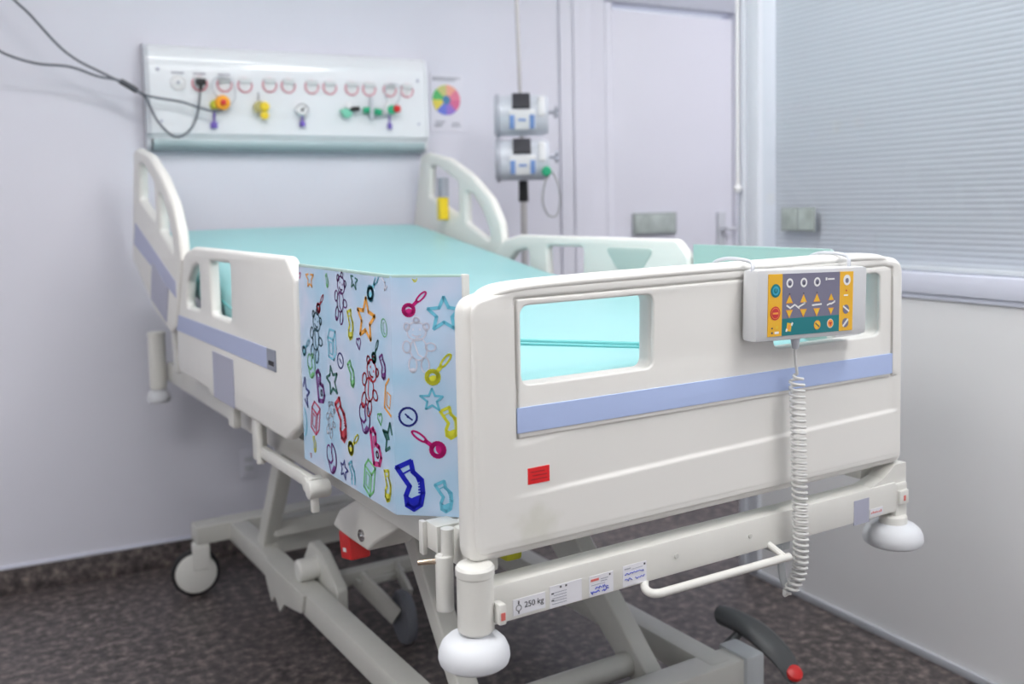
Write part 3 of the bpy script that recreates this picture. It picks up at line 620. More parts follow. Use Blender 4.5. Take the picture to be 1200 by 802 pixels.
# print motifs -------------------------------------------------------------
M1= [('rattle', 'magenta', 0.026, 1.085, 0.034), ('star', 'orange', 0.094, 1.093, 0.036), ('sock', 'lime', 0.183, 1.094, 0.022), ('bear', 'purple', 0.242, 1.067, 0.085), ('star', 'darkgreen', 0.307, 1.101, 0.028), ('rattle', 'cyan', 0.386, 1.096, 0.043), ('star', 'pale', 0.438, 1.108, 0.03), ('sock', 'navy', 0.015, 1.02, 0.069), ('rattle', 'red', 0.145, 1.05, 0.032), ('bear', 'teal', 0.116, 0.989, 0.095), ('star', 'orange', 0.351, 1.04, 0.064), ('sock', 'yellow', 0.286, 1.025, 0.045), ('oval', 'lime', 0.423, 1.033, 0.025), ('rattle', 'darkgreen', 0.387, 0.991, 0.03), ('heart', 'purple', 0.319, 0.996, 0.018), ('block', 'cyan', 0.196, 0.982, 0.047), ('clock', 'navy', 0.235, 0.957, 0.024), ('moon', 'lime', 0.088, 0.93, 0.041), ('sock', 'lime', 0.284, 0.941, 0.04), ('sock', 'purple', 0.415, 0.97, 0.035), ('bear', 'red', 0.358, 0.933, 0.099), ('block', 'orange', 0.439, 0.926, 0.049), ('bee', 'purple', 0.131, 0.896, 0.049), ('star', 'darkgreen', 0.193, 0.916, 0.05), ('star', 'navy', 0.048, 0.871, 0.05), ('heart', 'red', -0.003, 0.86, 0.015), ('block', 'crimson', 0.101, 0.833, 0.052), ('sock', 'red', 0.233, 0.853, 0.067), ('moon', 'purple', 0.335, 0.875, 0.045), ('heart', 'lime', 0.398, 0.883, 0.018), ('bee', 'magenta', 0.376, 0.833, 0.05), ('star', 'darkgreen', 0.434, 0.857, 0.048), ('rattle', 'yellow', 0.283, 0.82, 0.04), ('oval', 'cyan', 0.029, 0.817, 0.055), ('bear', 'pale', 0.179, 0.844, 0.065), ('moon', 'purple', 0.178, 0.773, 0.047), ('star', 'navy', 0.236, 0.765, 0.032), ('sock', 'cyan', 0.275, 0.766, 0.039), ('block', 'lime', 0.347, 0.777, 0.051), ('sock', 'yellow', 0.421, 0.78, 0.046), ('heart', 'red', 0.071, 0.755, 0.008), ('moon', 'navy', -0.009, 0.782, 0.023), ('rattle', 'cyan', 0.062, 0.961, 0.033), ('sock', 'yellow', 0.093, 0.781, 0.027), ('heart', 'orange', -0.002, 0.912, 0.028)]
M2= [('moon', 'yellow', 0.039, 1.111, 0.008), ('rattle', 'magenta', 0.038, 1.073, 0.037), ('star', 'cyan', 0.084, 1.057, 0.05), ('bear', 'pale', 0.04, 1.008, 0.082), ('rattle', 'yellow', 0.074, 0.972, 0.043), ('star', 'cyan', 0.062, 0.924, 0.034), ('clock', 'navy', 0.023, 0.897, 0.028), ('sock', 'yellow', 0.09, 0.889, 0.044), ('rattle', 'magenta', 0.055, 0.856, 0.046), ('sock', 'blue', 0.027, 0.789, 0.069), ('sock', 'cyan', 0.079, 0.773, 0.044)]

def circ(cx, cy, rx, ry, n=18, a0=0, a1=2 * PI): return [(cx + rx * math.cos(a0 + (a1 - a0) * k / n), cy + ry * math.sin(a0 + (a1 - a0) * k / n)) for k in range(n + 1)]
def rot2(pts, a): c, s = math.cos(a), math.sin(a); return [(c * x - s * y, s * x + c * y) for x, y in pts]
def motif(kind, rnd):
    """strokes [(points, width)] and fills [points]; unit height, centred"""
    S_, F_ = [], []; w = .06
    if kind == 'star':
        r = .23; pts = []
        for k in range(10):
            a = PI / 2 + k * PI / 5; rr = (.5 if k % 2 == 0 else r) * (1 + rnd.uniform(-.1, .1)); pts.append((rr * math.cos(a), rr * math.sin(a)))
        S_.append((pts + [pts[0]], w + .02)); F_.append([pts[2], pts[3], (0, 0), pts[1]] if rnd.random() < .25 else [])
    elif kind == 'sock':
        o = [(-.32, .36), (-.02, .5), (.02, .28), (.20, .12), (.22, -.15), (.17, -.40), (.02, -.5), (-.12, -.42), (-.14, -.22), (-.06, -.02), (-.16, .12), (-.32, .36)]
        S_.append((o, .085)); F_.append([(.17, -.40), (.02, -.5), (-.12, -.42), (-.14, -.22), (-.02, -.27), (.08, -.22), (.20, -.18)]); F_.append([(.02, .28), (.20, .12), (.12, .05)]); S_.append(([(-.22, .22), (0, .34)], .03))
        for k in range(4): S_.append(([(.13, -.15 + .06 * k), (.20, -.14 + .06 * k)], .03))
    elif kind == 'rattle':
        S_.append((circ(-.24, -.24, .20, .20), .12)); F_.append(circ(-.22, -.30, .16, .12, 14)[:-1])
        S_.append((rot2(circ(.36, 0, .27, .085, 18), PI / 4) , .055)); S_.append(([(-.08, -.08), (.10, .10)], .11))
    elif kind == 'moon':
        S_.append((circ(0, 0, .4, .48, 16, -PI * .55, PI * .45) + [(.02, .18), (.10, -.05), (-.06, -.18), (-.3, -.12), (-.1, -.46)], .065)); S_.append((circ(-.2, .1, .2, .28, 10, PI * .3, PI * 1.5), .05))
        F_.append([(.12, -.46), (.34, -.24), (.16, -.2), (-.02, -.40)])
    elif kind == 'heart':
        p = [(0, -.45), (-.42, .08), (-.34, .4), (-.1, .42), (0, .24), (.1, .42), (.34, .4), (.42, .08), (0, -.45)]; S_.append((p, .10)); F_.append([(0, -.45), (-.42, .08), (-.2, .05)])
    elif kind == 'bee':
        S_.append(([(-.22, -.44), (-.22, .44), (-.02, .5), (.10, .36), (.05, .08), (.26, .0), (.32, -.28), (.16, -.46), (-.22, -.44)], .12)); S_.append((circ(.08, -.2, .07, .09), .05)); S_.append(([(-.08, .0), (-.06, .3)], .05))
    elif kind == 'oval':
        S_.append((circ(0, 0, .36, .48), .05)); S_.append((circ(.05, -.02, .16, .30, 12, 1.2, 5), .04))
    elif kind == 'clock':
        S_.append((circ(0, 0, .46, .46), .09)); S_.append(([(-.14, .14), (0, 0), (.22, -.16)], .07)); F_.append(circ(0, 0, .07, .07, 10)[:-1])
    elif kind == 'block':
        S_.append(([(-.32, .2), (-.3, -.42), (.14, -.5), (.14, .14), (-.32, .2)], .06)); S_.append(([(-.32, .2), (-.14, .46), (.34, .42), (.14, .14)], .055)); S_.append(([(.34, .42), (.34, -.26), (.14, -.5)], .055)); S_.append(([(-.2, .06), (-.18, -.3), (.02, -.34), (.04, .04), (-.2, .06)], .035))
    elif kind == 'bear':
        w = .024
        S_.append((circ(0, .25, .17, .16), w)); S_.append((circ(0, .44, .05, .05), w)); S_.append((circ(-.17, .33, .05, .06), w)); S_.append((circ(.17, .33, .05, .06), w))
        F_.append(circ(-.06, .28, .017, .022, 8)[:-1]); F_.append(circ(.06, .28, .017, .022, 8)[:-1]); S_.append((circ(0, .22, .08, .06, 8, PI * 1.15, PI * 1.85), w))
        S_.append((circ(.03, -.06, .15, .19), w)); S_.append((circ(.24, -.02, .09, .07), w)); S_.append((circ(-.18, -.02, .07, .10), w)); S_.append((circ(-.08, -.33, .07, .13), w)); S_.append((circ(.14, -.33, .07, .13), w)); S_.append(([(-.05, .08), (.02, -.15), (.10, -.2)], w))
        F_.append(circ(-.08, -.42, .05, .04, 10)[:-1])
    return S_, F_
def draw(bm, fn, mi, kind, u, v, h, ang, rnd, lo, hi, flipx=1, lift=0.0):
    S_, F_ = motif(kind, rnd)
    def T(p): x, y = rot2([p], ang)[0]; return (u + flipx * x * h, v + y * h)
    ok = lambda p: lo <= p[0] <= hi and .745 <= p[1] <= 1.1125
    for pts, w in S_:
        Q = [Vector(T(p)) for p in pts]; hw = max(w * h * .60, .0007)
        for i, (a, b) in enumerate(zip(Q, Q[1:])):
            if (b - a).length < 1e-6 or not (ok(a) and ok(b)): continue
            d = (b - a).normalized(); n = Vector((-d.y, d.x)) * hw; e = d * hw * .5
            f = bm.faces.new([bm.verts.new(fn(q.x, q.y, lift)) for q in (a - n - e, b - n + e, b + n + e, a + n - e)]); f.material_index = mi
    for pts in F_:
        Q = [T(p) for p in pts]
        if len(Q) > 2 and all(ok(q) for q in Q):
            f = bm.faces.new([bm.verts.new(fn(*q, lift)) for q in Q]); f.material_index = mi
inks = list(IC.keys())
rnd = random.Random(3)
bm = bmesh.new()
f1 = lambda u, v, l: (-.0046 - l, .65 - u, v)
tx, ty = .084 / .1126, -.075 / .1126
f2 = lambda u, v, l: (-.004 + u * tx + (ty) * (.0006 + l), .20 + u * ty - (tx) * (.0006 + l), v)
angs = {'rattle': .0, 'star': .15, 'sock': .1, 'bear': .15}
for i, (k, c, u, v_, h) in enumerate(M1):
    hh = h * (1.12 if k in ('bear', 'sock', 'star') else 1.2)
    draw(bm, f1, inks.index(c), k, u, v_, hh, rnd.uniform(-.25, .25) - (.35 if k == 'bear' else 0), rnd, .036, .447, 1, .00002 * (i % 7))
for i, (k, c, u, v_, h) in enumerate(M2):
    an = {1: 0, 4: .1, 8: 1.75}.get(i, 0); hh = h * 1.1
    draw(bm, f2, inks.index(c), k, u, v_, hh, an, rnd, .001, .1100, 1, .00002 * (i % 7))
finish('toy_print', bm, ['ink_' + k for k in inks], gp, False)
# side rails ------------------------------------------------------------------
def seg_label(y0, y1, z0, z1, x, m, name, parent, side):
    bm = bmesh.new(); add_box(bm, (x - .0012, y0, z0), (x + .0012, y1, z1), .0004); return finish(name, bm, m, parent, False)
def mid_rail(side):
    xo = -.012 if side < 0 else 1.012         # outer face
    xc = xo - side * .0135
    out = fillet([(.622, .80, .03), (.622, 1.090, .03), (.665, 1.130, .03), (1.40, 1.130, .06), (1.49, 1.112, .05), (1.565, 1.055, .05), (1.605, .97, .05), (1.62, .88, .05), (1.63, .80, .03), (1.60, .772, .02), (1.31, .772, .02), (1.29, .760, .02), (1.00, .760, .02), (.70, .758, .06)], .02, 6)
    h1 = fillet([(1.065, .968), (1.235, .968), (1.245, 1.098), (1.060, 1.100)], .014, 5)
    h2 = fillet([(1.345, .970), (1.50, .965), (1.475, 1.035), (1.42, 1.075), (1.345, 1.090)], .02, 5)
    o = plate('side_rail', [out, h1, h2], .027, .010, 'plastic', bed, M_YZ(xc))
    st = seg_label(.80, 1.615, .892, .936, xo + side * .0008, 'stripeside', 'stripe', o, side); st['label'] = 'light blue stripe'
    gl = seg_label(.745, .80, .892, .936, xo + side * .0010, 'greylabel', 'release_label', o, side)
    bm = bmesh.new(); add_box(bm, (xo + side * .0012, .755, .902), (xo + side * .0026, .790, .912), .0004); finish('label_mark', bm, 'screen', gl, False)
    seg_label(1.06, 1.235, .764, .878, xo + side * .0012, 'lilac', 'grip_pad', o, side)
    # inner recess as a thin pad, green mattress reflection put into its colour
    inn = fillet([(.80, 1.045), (.90, 1.045), (.955, 1.103), (.745, 1.104)], .012, 5)
    plate('inner_recess', [inn], .004, .0015, 'recess', o, M_YZ(xo - side * .0275))
    # arms down to the frame
    xa = xo - side * .024
    bm = bmesh.new(); add_box(bm, (xa - .010, .93, .660), (xa + .010, .985, .775), .006); add_cyl(bm, (xa + side * .012, .915, .665), (xa + side * .012, .915, .77), .009, None, 16); finish('rail_arm', bm, 'metal', o)
    bm = bmesh.new(); add_box(bm, (xa - .010, 1.13, .70), (xa + .010, 1.18, .785), .006); finish('rail_arm', bm, 'metal', o)
    bm = bmesh.new(); add_bar(bm, (xo - side * .018, .92, .690), (xo - side * .010, .57, .700), .016, .026, .006); add_cyl(bm, (xo - side * .03, .55, .697), (xo + side * .012, .55, .697), .017, None, 20, .003); add_cyl(bm, (xo - side * .03, .59, .697), (xo + side * .004, .59, .697), .015, None, 20, .003); add_bar(bm, (xo, .55, .70), (xo, .545, .655), .014, .014, .003); finish('linkage_bar', bm, 'metal', o)
    return o
mid_rail(-1); mid_rail(1)
def head_rail(side):
    xo = -.020 if side < 0 else 1.020
    xc = xo - side * .015
    out = fillet([(1.50, 1.09, .02), (1.515, 1.165, .05), (1.575, 1.245, .1), (1.70, 1.325, .2), (1.86, 1.392, .2), (2.03, 1.422, .05), (2.085, 1.415, .03), (2.14, 1.22, .2), (2.178, 1.066, .02), (2.05, 1.01, .03), (1.87, .925, .03), (1.66, .875, .03), (1.60, .90, .03)], .02, 6)
    ha = fillet([(1.80, 1.190), (2.02, 1.262), (2.005, 1.368), (1.955, 1.368), (1.80, 1.305)], .014, 5)
    hb = fillet([(1.585, 1.105), (1.745, 1.166), (1.745, 1.278), (1.70, 1.262), (1.635, 1.205), (1.595, 1.145)], .014, 5)
    o = plate('side_rail', [out, ha, hb], .030, .012, 'plastic', bed, M_YZ(xc))
    st = plate('stripe', [fillet([(1.57, .985), (1.57, 1.030), (2.10, 1.190), (2.13, 1.120)], .001, 2)], .003, .0008, 'stripehead', o, M_YZ(xo)); st['label'] = 'light blue stripe'
    plate('grip_pad', [fillet([(1.70, .905), (1.66, 1.005), (1.86, 1.075), (1.90, .96)], .006, 4)], .003, .0008, 'lilac', o, M_YZ(xo + side * .001))
    xa = xo - side * .050
    bm = bmesh.new(); add_bar(bm, (xa, 1.80, .74), (xa, 1.84, .95), .02, .045, .005); finish('rail_arm', bm, 'metal', o)
    bm = bmesh.new(); add_bar(bm, (xa, 1.84, .91), (xo - side * .030, 1.80, .95), .03, .03, .004); finish('rail_bracket', bm, 'metal', o)
    if side > 0:   # yellow and grey tag on the inner face
        bm = bmesh.new(); xi = xo - side * .0318; add_box(bm, (xi - .030, 1.868, 1.175), (xi + .002, 1.898, 1.255), .004); a = finish('hanging_tag', bm, 'yellow', o, False)
        bm = bmesh.new(); add_box(bm, (xi - .026, 1.862, 1.256), (xi + .002, 1.898, 1.325), .004); finish('tag_clip', bm, 'printgrey', a, False)
    return o
head_rail(-1); head_rail(1)
# mattress (lies on the bed: its own thing) --------------------------------------
mt = thing('mattress', 'pale turquoise vinyl mattress with raised head section on the bed', 'mattress', (0, 0, 0))
def mz(y):
    if y < 1.06: return .932 + (y - .07) * (.092 / .99)
    if y < 1.22: t = (y - 1.06) / .16; return 1.024 + .016 * t * .6 + .010 * t * t
    return 1.0436 + (y - 1.22) * .156
bm = bmesh.new(); ys = [.150, .1515, .156, .164, .175] + [.19 + k * (1.965 - .19) / 46 for k in range(47)] + [1.980, 1.990, 1.996, 1.998]
rings = []; TH = .135; XM0, XM1 = .024, .948; r = .050
for i, y in enumerate(ys):
    e = min(i, len(ys) - 1 - i); ins = [.022, .013, .006, .002, 0][min(e, 4)]
    z1 = mz(y) - ins; z0 = mz(y) - TH + ins; x0 = max(XM0, .022 + max(0, .222 - y) * 1.15) + ins; x1 = min(XM1, .978 - max(0, .222 - y) * 1.15) - ins; ring = []
    rr = max(.002, r - ins * .5)
    for cx_, cz_, a0 in ((x0 + rr, z0 + rr, PI), (x1 - rr, z0 + rr, 1.5 * PI), (x1 - rr, z1 - rr, 0), (x0 + rr, z1 - rr, .5 * PI)):
        for k in range(6):
            a = a0 + k * PI / 10
            ring.append((cx_ + rr * math.cos(a), cz_ + rr * math.sin(a)))
        if a0 == 0:
            for k in range(1, 10):
                t = k / 10; ring.append((x1 - rr + (x0 - x1 + 2 * rr) * t, z1 + .004 * math.sin(PI * t)))
    rings.append([bm.verts.new((a, y, b)) for a, b in ring])
n = len(rings[0])
for a, b in zip(rings, rings[1:]):
    for k in range(n): bm.faces.new((a[k], a[(k + 1) % n], b[(k + 1) % n], b[k]))
bm.faces.new(rings[0]); bm.faces.new(rings[-1]); finish('cover', bm, 'teal', mt, True, 50)
bm = bmesh.new()
for side, x in ((0, XM0 + .001), (1, XM1 - .001)):
    add_tube(bm, [(x, y, mz(y) - .055) for y in [.235 + k * .0435 for k in range(40)]], .0045, 8)
finish('piping', bm, 'tealseam', mt)
bm = bmesh.new()
add_tube(bm, smooth_path([(.09, .52, mz(.52) + .002), (.2, .455, mz(.455) + .006), (.40, .33, mz(.33) + .007), (.55, .24, mz(.24) + .006), (.66, .178, mz(.178) + .001)], 6), .0045, 10)
add_tube(bm, smooth_path([(.09, .495, mz(.495) + .002), (.2, .43, mz(.43) + .005), (.40, .305, mz(.305) + .006), (.55, .215, mz(.215) + .005), (.62, .176, mz(.176) + .001)], 6), .003, 10)
finish('cover_seam', bm, 'tealseam', mt)
# platform under the mattress
def ybar(y): return mz(y) - TH - .003
bm = bmesh.new(); segs = [(.165, .60), (.61, 1.05), (1.07, 1.20), (1.23, 1.97)]
for a, b in segs:
    vs = [bm.verts.new((x, y, z)) for x in (.085, .915) for y, z in ((a, ybar(a)), (b, ybar(b)), (b, ybar(b) - .022), (a, ybar(a) - .022))]
    for f in ((0, 1, 2, 3), (4, 5, 6, 7), (0, 1, 5, 4), (1, 2, 6, 5), (2, 3, 7, 6), (3, 0, 4, 7)): bm.faces.new([vs[i] for i in f])
finish('mattress_platform', bm, 'platform', bed, False)
bm = bmesh.new()
for y in (.2, .55, .8, 1.1, 1.3, 1.75):
    for x in (.12, .88): add_bar(bm, (x, y, .735), (x, y, ybar(y) - .018), .03, .03, .003)
finish('platform_support', bm, 'metal2', bed)
# upper frame
for x in (.070, .930):
    bm = bmesh.new(); add_box(bm, (x - .022, .05, .678), (x + .022, 2.06, .738), .006); finish('frame_rail', bm, 'metal', bed)
for y in (.50, .80, 1.34, 1.70, 2.045):
    bm = bmesh.new(); add_box(bm, (.09, y - .02, .680), (.91, y + .02, .730), .005); finish('cross_rail', bm, 'metal2', bed)
# actuator between the frames
bm = bmesh.new(); add_cyl(bm, (.5, .82, .60), (.5, 1.32, .52), .028, None, 20, .003); add_box(bm, (.46, 1.10, .55), (.54, 1.30, .66), .01); finish('lift_motor', bm, 'cap', bed)
# foot end cross member, corner posts, bumpers
bm = bmesh.new(); add_box(bm, (.050, 0.0, .6215), (.950, .042, .6795), .005); cm = finish('end_rail', bm, 'metal', bed)
bm = bmesh.new()
vs = [bm.verts.new((x, y, z)) for y in (.004, .040) for x, z in ((.86, .675), (.95, .675), (.982, .675), (.982, .712), (.950, .712), (.915, .690))]
for f in ((0, 1, 2, 3, 4, 5), (6, 7, 8, 9, 10, 11)): bm.faces.new([vs[i] for i in f])
for i in range(6): j = (i + 1) % 6; bm.faces.new([vs[i], vs[j], vs[j + 6], vs[i + 6]])
add_box(bm, (.948, .0, .600), (.982, .042, .676), .005)
finish('gusset', bm, 'metal', cm, False)
def post(x, y, z0, z1, name='corner_post'):
    bm = bmesh.new(); add_lathe(bm, [(0, z0), (.023, z0), (.0265, z0 + .004), (.0265, z1 - .016), (.028, z1 - .014), (.028, z1 - .004), (.025, z1), (0, z1)], 32, Matrix.Translation((x, y, 0))); return finish(name, bm, 'metal', bed)
p1 = post(.027, .008, .618, .7150)
bm = bmesh.new(); add_box(bm, (.046, -.026, .632), (.058, -.006, .662), .003); a = finish('mark_plate', bm, 'metal', p1)
bm = bmesh.new(); add_box(bm, (.0485, -.0268, .639), (.0555, -.0255, .650), .0004); finish('red_mark', bm, 'inkred', a, False)
post(.020, 2.055, .655, .840); post(.960, 2.055, .655, .840)
bm = bmesh.new(); add_box(bm, (.952, -.006, .636), (.978, .001, .662), .002); a = finish('mark_plate', bm, 'metal', cm)
bm = bmesh.new(); add_box(bm, (.9625, -.0068, .642), (.968, -.0055, .652), .0004); finish('red_mark', bm, 'inkred', a, False)
def bumper(x, y, zt, r):
    bm = bmesh.new(); add_lathe(bm, [(0, zt + .004), (r * .42, zt + .004), (r * .50, zt + .001), (r * .74, zt - .002), (r * .90, zt - .010), (r * .98, zt - .020), (r, zt - .029), (r * .96, zt - .036), (r * .86, zt - .040), (r * .5, zt - .0415), (0, zt - .0415)], 44, Matrix.Translation((x, y, 0))); return finish('bumper_roller', bm, 'bumper', bed)
bumper(.023, .008, .6125, .0515); bumper(.955, .012, .5955, .056); bumper(.020, 2.055, .652, .036); bumper(.960, 2.055, .652, .036)
bm = bmesh.new(); add_cyl(bm, (.955, .012, .592), (.955, .012, .612), .026, None, 28, .002); finish('roller_neck', bm, 'metal', cm)
# holder tube and plates left of the corner post
bm = bmesh.new(); add_cyl(bm, (.020, .088, .622), (.020, .088, .706), .0135, None, 20, .002); add_cyl(bm, (.026, .088, .70), (.026, .088, .745), .0100, None, 20); finish('panel_holder', bm, 'metal', bed)
bm = bmesh.new(); add_box(bm, (.020, .11, .700), (.060, .150, .742), .003); add_box(bm, (.012, .142, .690), (.020, .156, .742), .002); finish('holder_plate', bm, 'metal', bed)
bm = bmesh.new(); add_cyl(bm, (.010, .092, .697), (-.014, .108, .695), .0042, None, 14, .001); finish('locking_pin', bm, 'brass', bed)
bm = bmesh.new(); add_cyl(bm, (.020, .088, .694), (.012, .090, .704), .010, .008, 14); finish('pin_collar', bm, 'metal', bed)
# labels stuck on the end rail
def sticker(x0, x1, z0, z1, m='sticker'):
    bm = bmesh.new(); add_box(bm, (x0, -.0006, z0), (x1, .001, z1), 0); return finish('label_sticker', bm, m, cm, False)
def lines(parent, rows, m, y=-.0010):
    bm = bmesh.new()
    for x0, x1, z, h in rows: add_box(bm, (x0, y, z), (x1, y + .0008, z + h))
    return finish('label_print', bm, m, parent, False)
s1 = sticker(.084, .140, .628, .652)
bm = bmesh.new(); text_faces(bm, '250 kg', .0125, Matrix.Translation((.120, -.0009, .6405)) @ Matrix.Rotation(PI / 2, 4, 'X'), 0)
add_tube(bm, [(x, -.0009, z) for x, z in circ(.0935, .6385, .0045, .0045, 12)][:-1], .0005, 5, 0, True); add_box(bm, (.0925, -.0012, .644), (.0945, -.0005, .649)); add_box(bm, (.0928, -.0012, .630), (.0942, -.0005, .6335)); finish('label_print', bm, 'ink', s1, False)
s2 = sticker(.148, .206, .624, .657)
lines(s2, [(.152 + .003 * (k % 2), .178, .629 + k * .0042, .0011) for k in range(5)], 'printgrey')
lines(s2, [(.166, .169, .6518, .003), (.176, .179, .6518, .003), (.151, .155, .634, .002), (.151, .155, .6445, .002)], 'ink')
s3 = sticker(.220, .266, .624, .656)
lines(s3, [(.223, .238, .6475, .0035)], 'inkred'); lines(s3, [(.242, .256, .648, .0012), (.242, .254, .6445, .0012), (.224, .250, .641, .001)], 'printgrey'); lines(s3, [(.258, .2605, .651, .0028)], 'ink')
def scribble(parent, x0, x1, z, h, seed, r):
    q = random.Random(seed); pts = []; x = x0
    while x < x1: pts.append((x, -.0012, z + q.uniform(-h / 2, h / 2))); x += q.uniform(.0008, .0026)
    bm = bmesh.new(); add_tube(bm, pts, r, 5); return finish('handwriting', bm, 'inkblue', parent, False)
scribble(s3, .231, .257, .6365, .0050, 1, .0007); scribble(s3, .223, .240, .6300, .0048, 2, .0010); scribble(s3, .244, .257, .6308, .0048, 3, .0008)
s4 = sticker(.285, .332, .625, .658)
lines(s4, [(.288, .300, .6518, .002), (.302, .324, .6505, .0006)], 'printgrey'); lines(s4, [(.3265, .3295, .6525, .003)], 'ink')
scribble(s4, .288, .326, .6445, .0038, 4, .0006); scribble(s4, .288, .303, .6355, .0045, 5, .0006); scribble(s4, .309, .328, .6355, .0045, 6, .0006)
s5 = sticker(.826, .868, .618, .664, 'lilac'); s5['label'] = 'plain lilac label'
s6 = sticker(.871, .908, .626, .640)
bm = bmesh.new(); q = random.Random(8)
for k in range(7): add_box(bm, (.874 + k * .0045, -.0010, .631), (.8765 + k * .0045 , -.0002, .6335 + q.uniform(0, .002)))
finish('label_print', bm, 'inkred', s6, False)
for x in (.395, .560):
    bm = bmesh.new(); add_lathe(bm, [(0, .002), (.004, .0015), (.0048, -.001), (0, -.001)], 16, rmx(x, 0, .652)); finish('screw_head', bm, 'metal2', cm)
# rod under the end rail
bm = bmesh.new(); rod = smooth_path([(.338, .012, .622), (.324, -.006, .6175), (.322, -.020, .6150), (.334, -.0275, .6135), (.37, -.028, .613), (.60, -.028, .611), (.622, -.028, .611)], 6); add_tube(bm, rod, .0068, 14)
add_tube(bm, [(.612, -.028, .613), (.606, .004, .628)], .006, 10); finish('cross_rod', bm, 'metal', cm)
bm = bmesh.new(); add_tube(bm, smooth_path([(.640, .010, .617), (.645, .010, .585), (.648, .008, .555), (.656, .004, .540), (.665, .000, .545)], 6), .0065, 10); add_box(bm, (.625, .006, .606), (.665, .034, .622), .003); finish('cord_hook', bm, 'cap', cm)
# yellow tape and dark connector glimpsed above the end rail
bm = bmesh.new(); add_box(bm, (.135, .10, .665), (.165, .16, .705), .006); finish('yellow_connector', bm, 'bagyellow', bed)
bm = bmesh.new(); add_cyl(bm, (.165, .13, .688), (.20, .13, .690), .011, None, 14, .002); add_cyl(bm, (.20, .13, .690), (.26, .16, .690), .006, None, 12); finish('connector_plug', bm, 'black', bed)
# hand crank-like release box with red handle on the left
bm = bmesh.new()
bx = [(.640, .600), (.690, .575), (.700, .560), (.560, .535), (.500, .540), (.470, .560), (.32, .690), (.50, .705)]
lp = fillet([(.706, .568), (.664, .612), (.548, .668), (.34, .702), (.32, .682), (.49, .592, .02), (.522, .568, .02), (.60, .566)], .008, 5)
rb = plate('release_box', [lp], .090, .006, 'metal', bed, M_YZ(.125))
bm = bmesh.new(); add_lathe(bm, [(0, .006), (.006, .006), (.007, .003), (.012, .003), (.013, -.001), (0, -.001)], 24, Matrix.Translation((.080, .547, .592)) @ Matrix.Rotation(-PI / 2, 4, 'Y')); finish('bolt', bm, 'chrome', rb)
bm = bmesh.new(); add_box(bm, (-.022, -.027, -.046), (.022, .027, .012), .006, 3, 0, Matrix.Translation((.104, .648, .560)) @ Matrix.Rotation(math.radians(-12), 4, 'X')); rh = finish('release_handle', bm, 'red', rb); rh['label'] = 'red handle'
bm = bmesh.new(); add_box(bm, (-.0232, -.008, -.030), (-.0215, .008, -.022), .0005, 2, 0, Matrix.Translation((.104, .648, .560)) @ Matrix.Rotation(math.radians(-12), 4, 'X')); finish('handle_mark', bm, 'white', rh, False)
# lift arms
def arm(x, y0, z0, y1, z1, w0=.05, w1=.10, t=.045):
    d = Vector((y1 - y0, z1 - z0)).normalized(); n_ = Vector((-d.y, d.x)); a = Vector((y0, z0)); b = Vector((y1, z1)); s = 1 if n_.x > 0 else -1
    n_ *= s
    lp_ = [a, b, b + n_ * w1, a + n_ * w0]
    return plate('lift_arm', [fillet([tuple(q) for q in lp_], .008, 4)], t, .005, 'metal2', bed, M_YZ(x))
arm(.245, .36, .20, .74, .69, .040, .05, .045); arm(.690, .36, .165, .86, .60, .055, .13, .045)
arm(.235, 1.66, .18, 1.33, .69, .05, .06, .045); arm(.70, 1.66, .18, 1.33, .69, .05, .06, .045)
bm = bmesh.new(); add_cyl(bm, (.20, .80, .665), (.80, .80, .665), .016, None, 20); add_cyl(bm, (.20, 1.34, .665), (.80, 1.34, .665), .016, None, 20); finish('pivot_shaft', bm, 'metal', bed)
# base frame
for x in (.222, .822):
    bm = bmesh.new(); add_box(bm, (x - .030, .34, .160), (x + .030, 1.99, .222), .007); finish('base_rail', bm, 'metal2', bed)
bm = bmesh.new(); add_box(bm, (.085, 1.905, .168), (.935, 1.985, .226), .007); hx = finish('base_crossbar', bm, 'metal2', bed)
bm = bmesh.new(); add_box(bm, (.24, 1.60, .250), (.80, 1.66, .300), .006); add_box(bm, (.24, 1.63, .190), (.80, 1.68, .240), .006); finish('base_crossbar', bm, 'metal2', bed)
bm = bmesh.new(); add_box(bm, (.085, .325, .152), (.880, .395, .220), .007); finish('base_crossbar', bm, 'metal2', bed)
bm = bmesh.new(); add_box(bm, (.872, .315, .142), (.926, .405, .226), .008); finish('corner_cap', bm, 'cap', bed)
bm = bmesh.new(); add_box(bm, (.055, .315, .148), (.100, .405, .232), .008); finish('corner_cap', bm, 'cap', bed)
bm = bmesh.new(); add_cyl(bm, (.24, .475, .205), (.70, .475, .205), .026, None, 28, .004); finish('torsion_tube', bm, 'metal2', bed)
bm = bmesh.new(); add_box(bm, (.25, 1.36, .152), (.80, 1.40, .192), .005); finish('base_crossbar', bm, 'metal2', bed)
# bracket with scalloped plate on the left base rail
lp = fillet([(1.20, .225), (1.52, .225), (1.52, .17), (1.47, .115), (1.44, .145), (1.40, .110), (1.36, .145), (1.22, .17)], .006, 3)
plate('base_bracket', [lp], .010, .002, 'metal2', bed, M_YZ(.187))
lp = fillet([(1.16, .150), (1.16, .235), (1.28, .300, .04), (1.36, .310, .04), (1.42, .235), (1.42, .16)], .02, 5)
plate('base_bracket', [lp], .030, .004, 'metal2', bed, M_YZ(.275))
bm = bmesh.new(); add_cyl(bm, (.205, 1.31, .250), (.290, 1.31, .250), .030, None, 28, .008); finish('pivot_cap', bm, 'plastic_trim', bed)
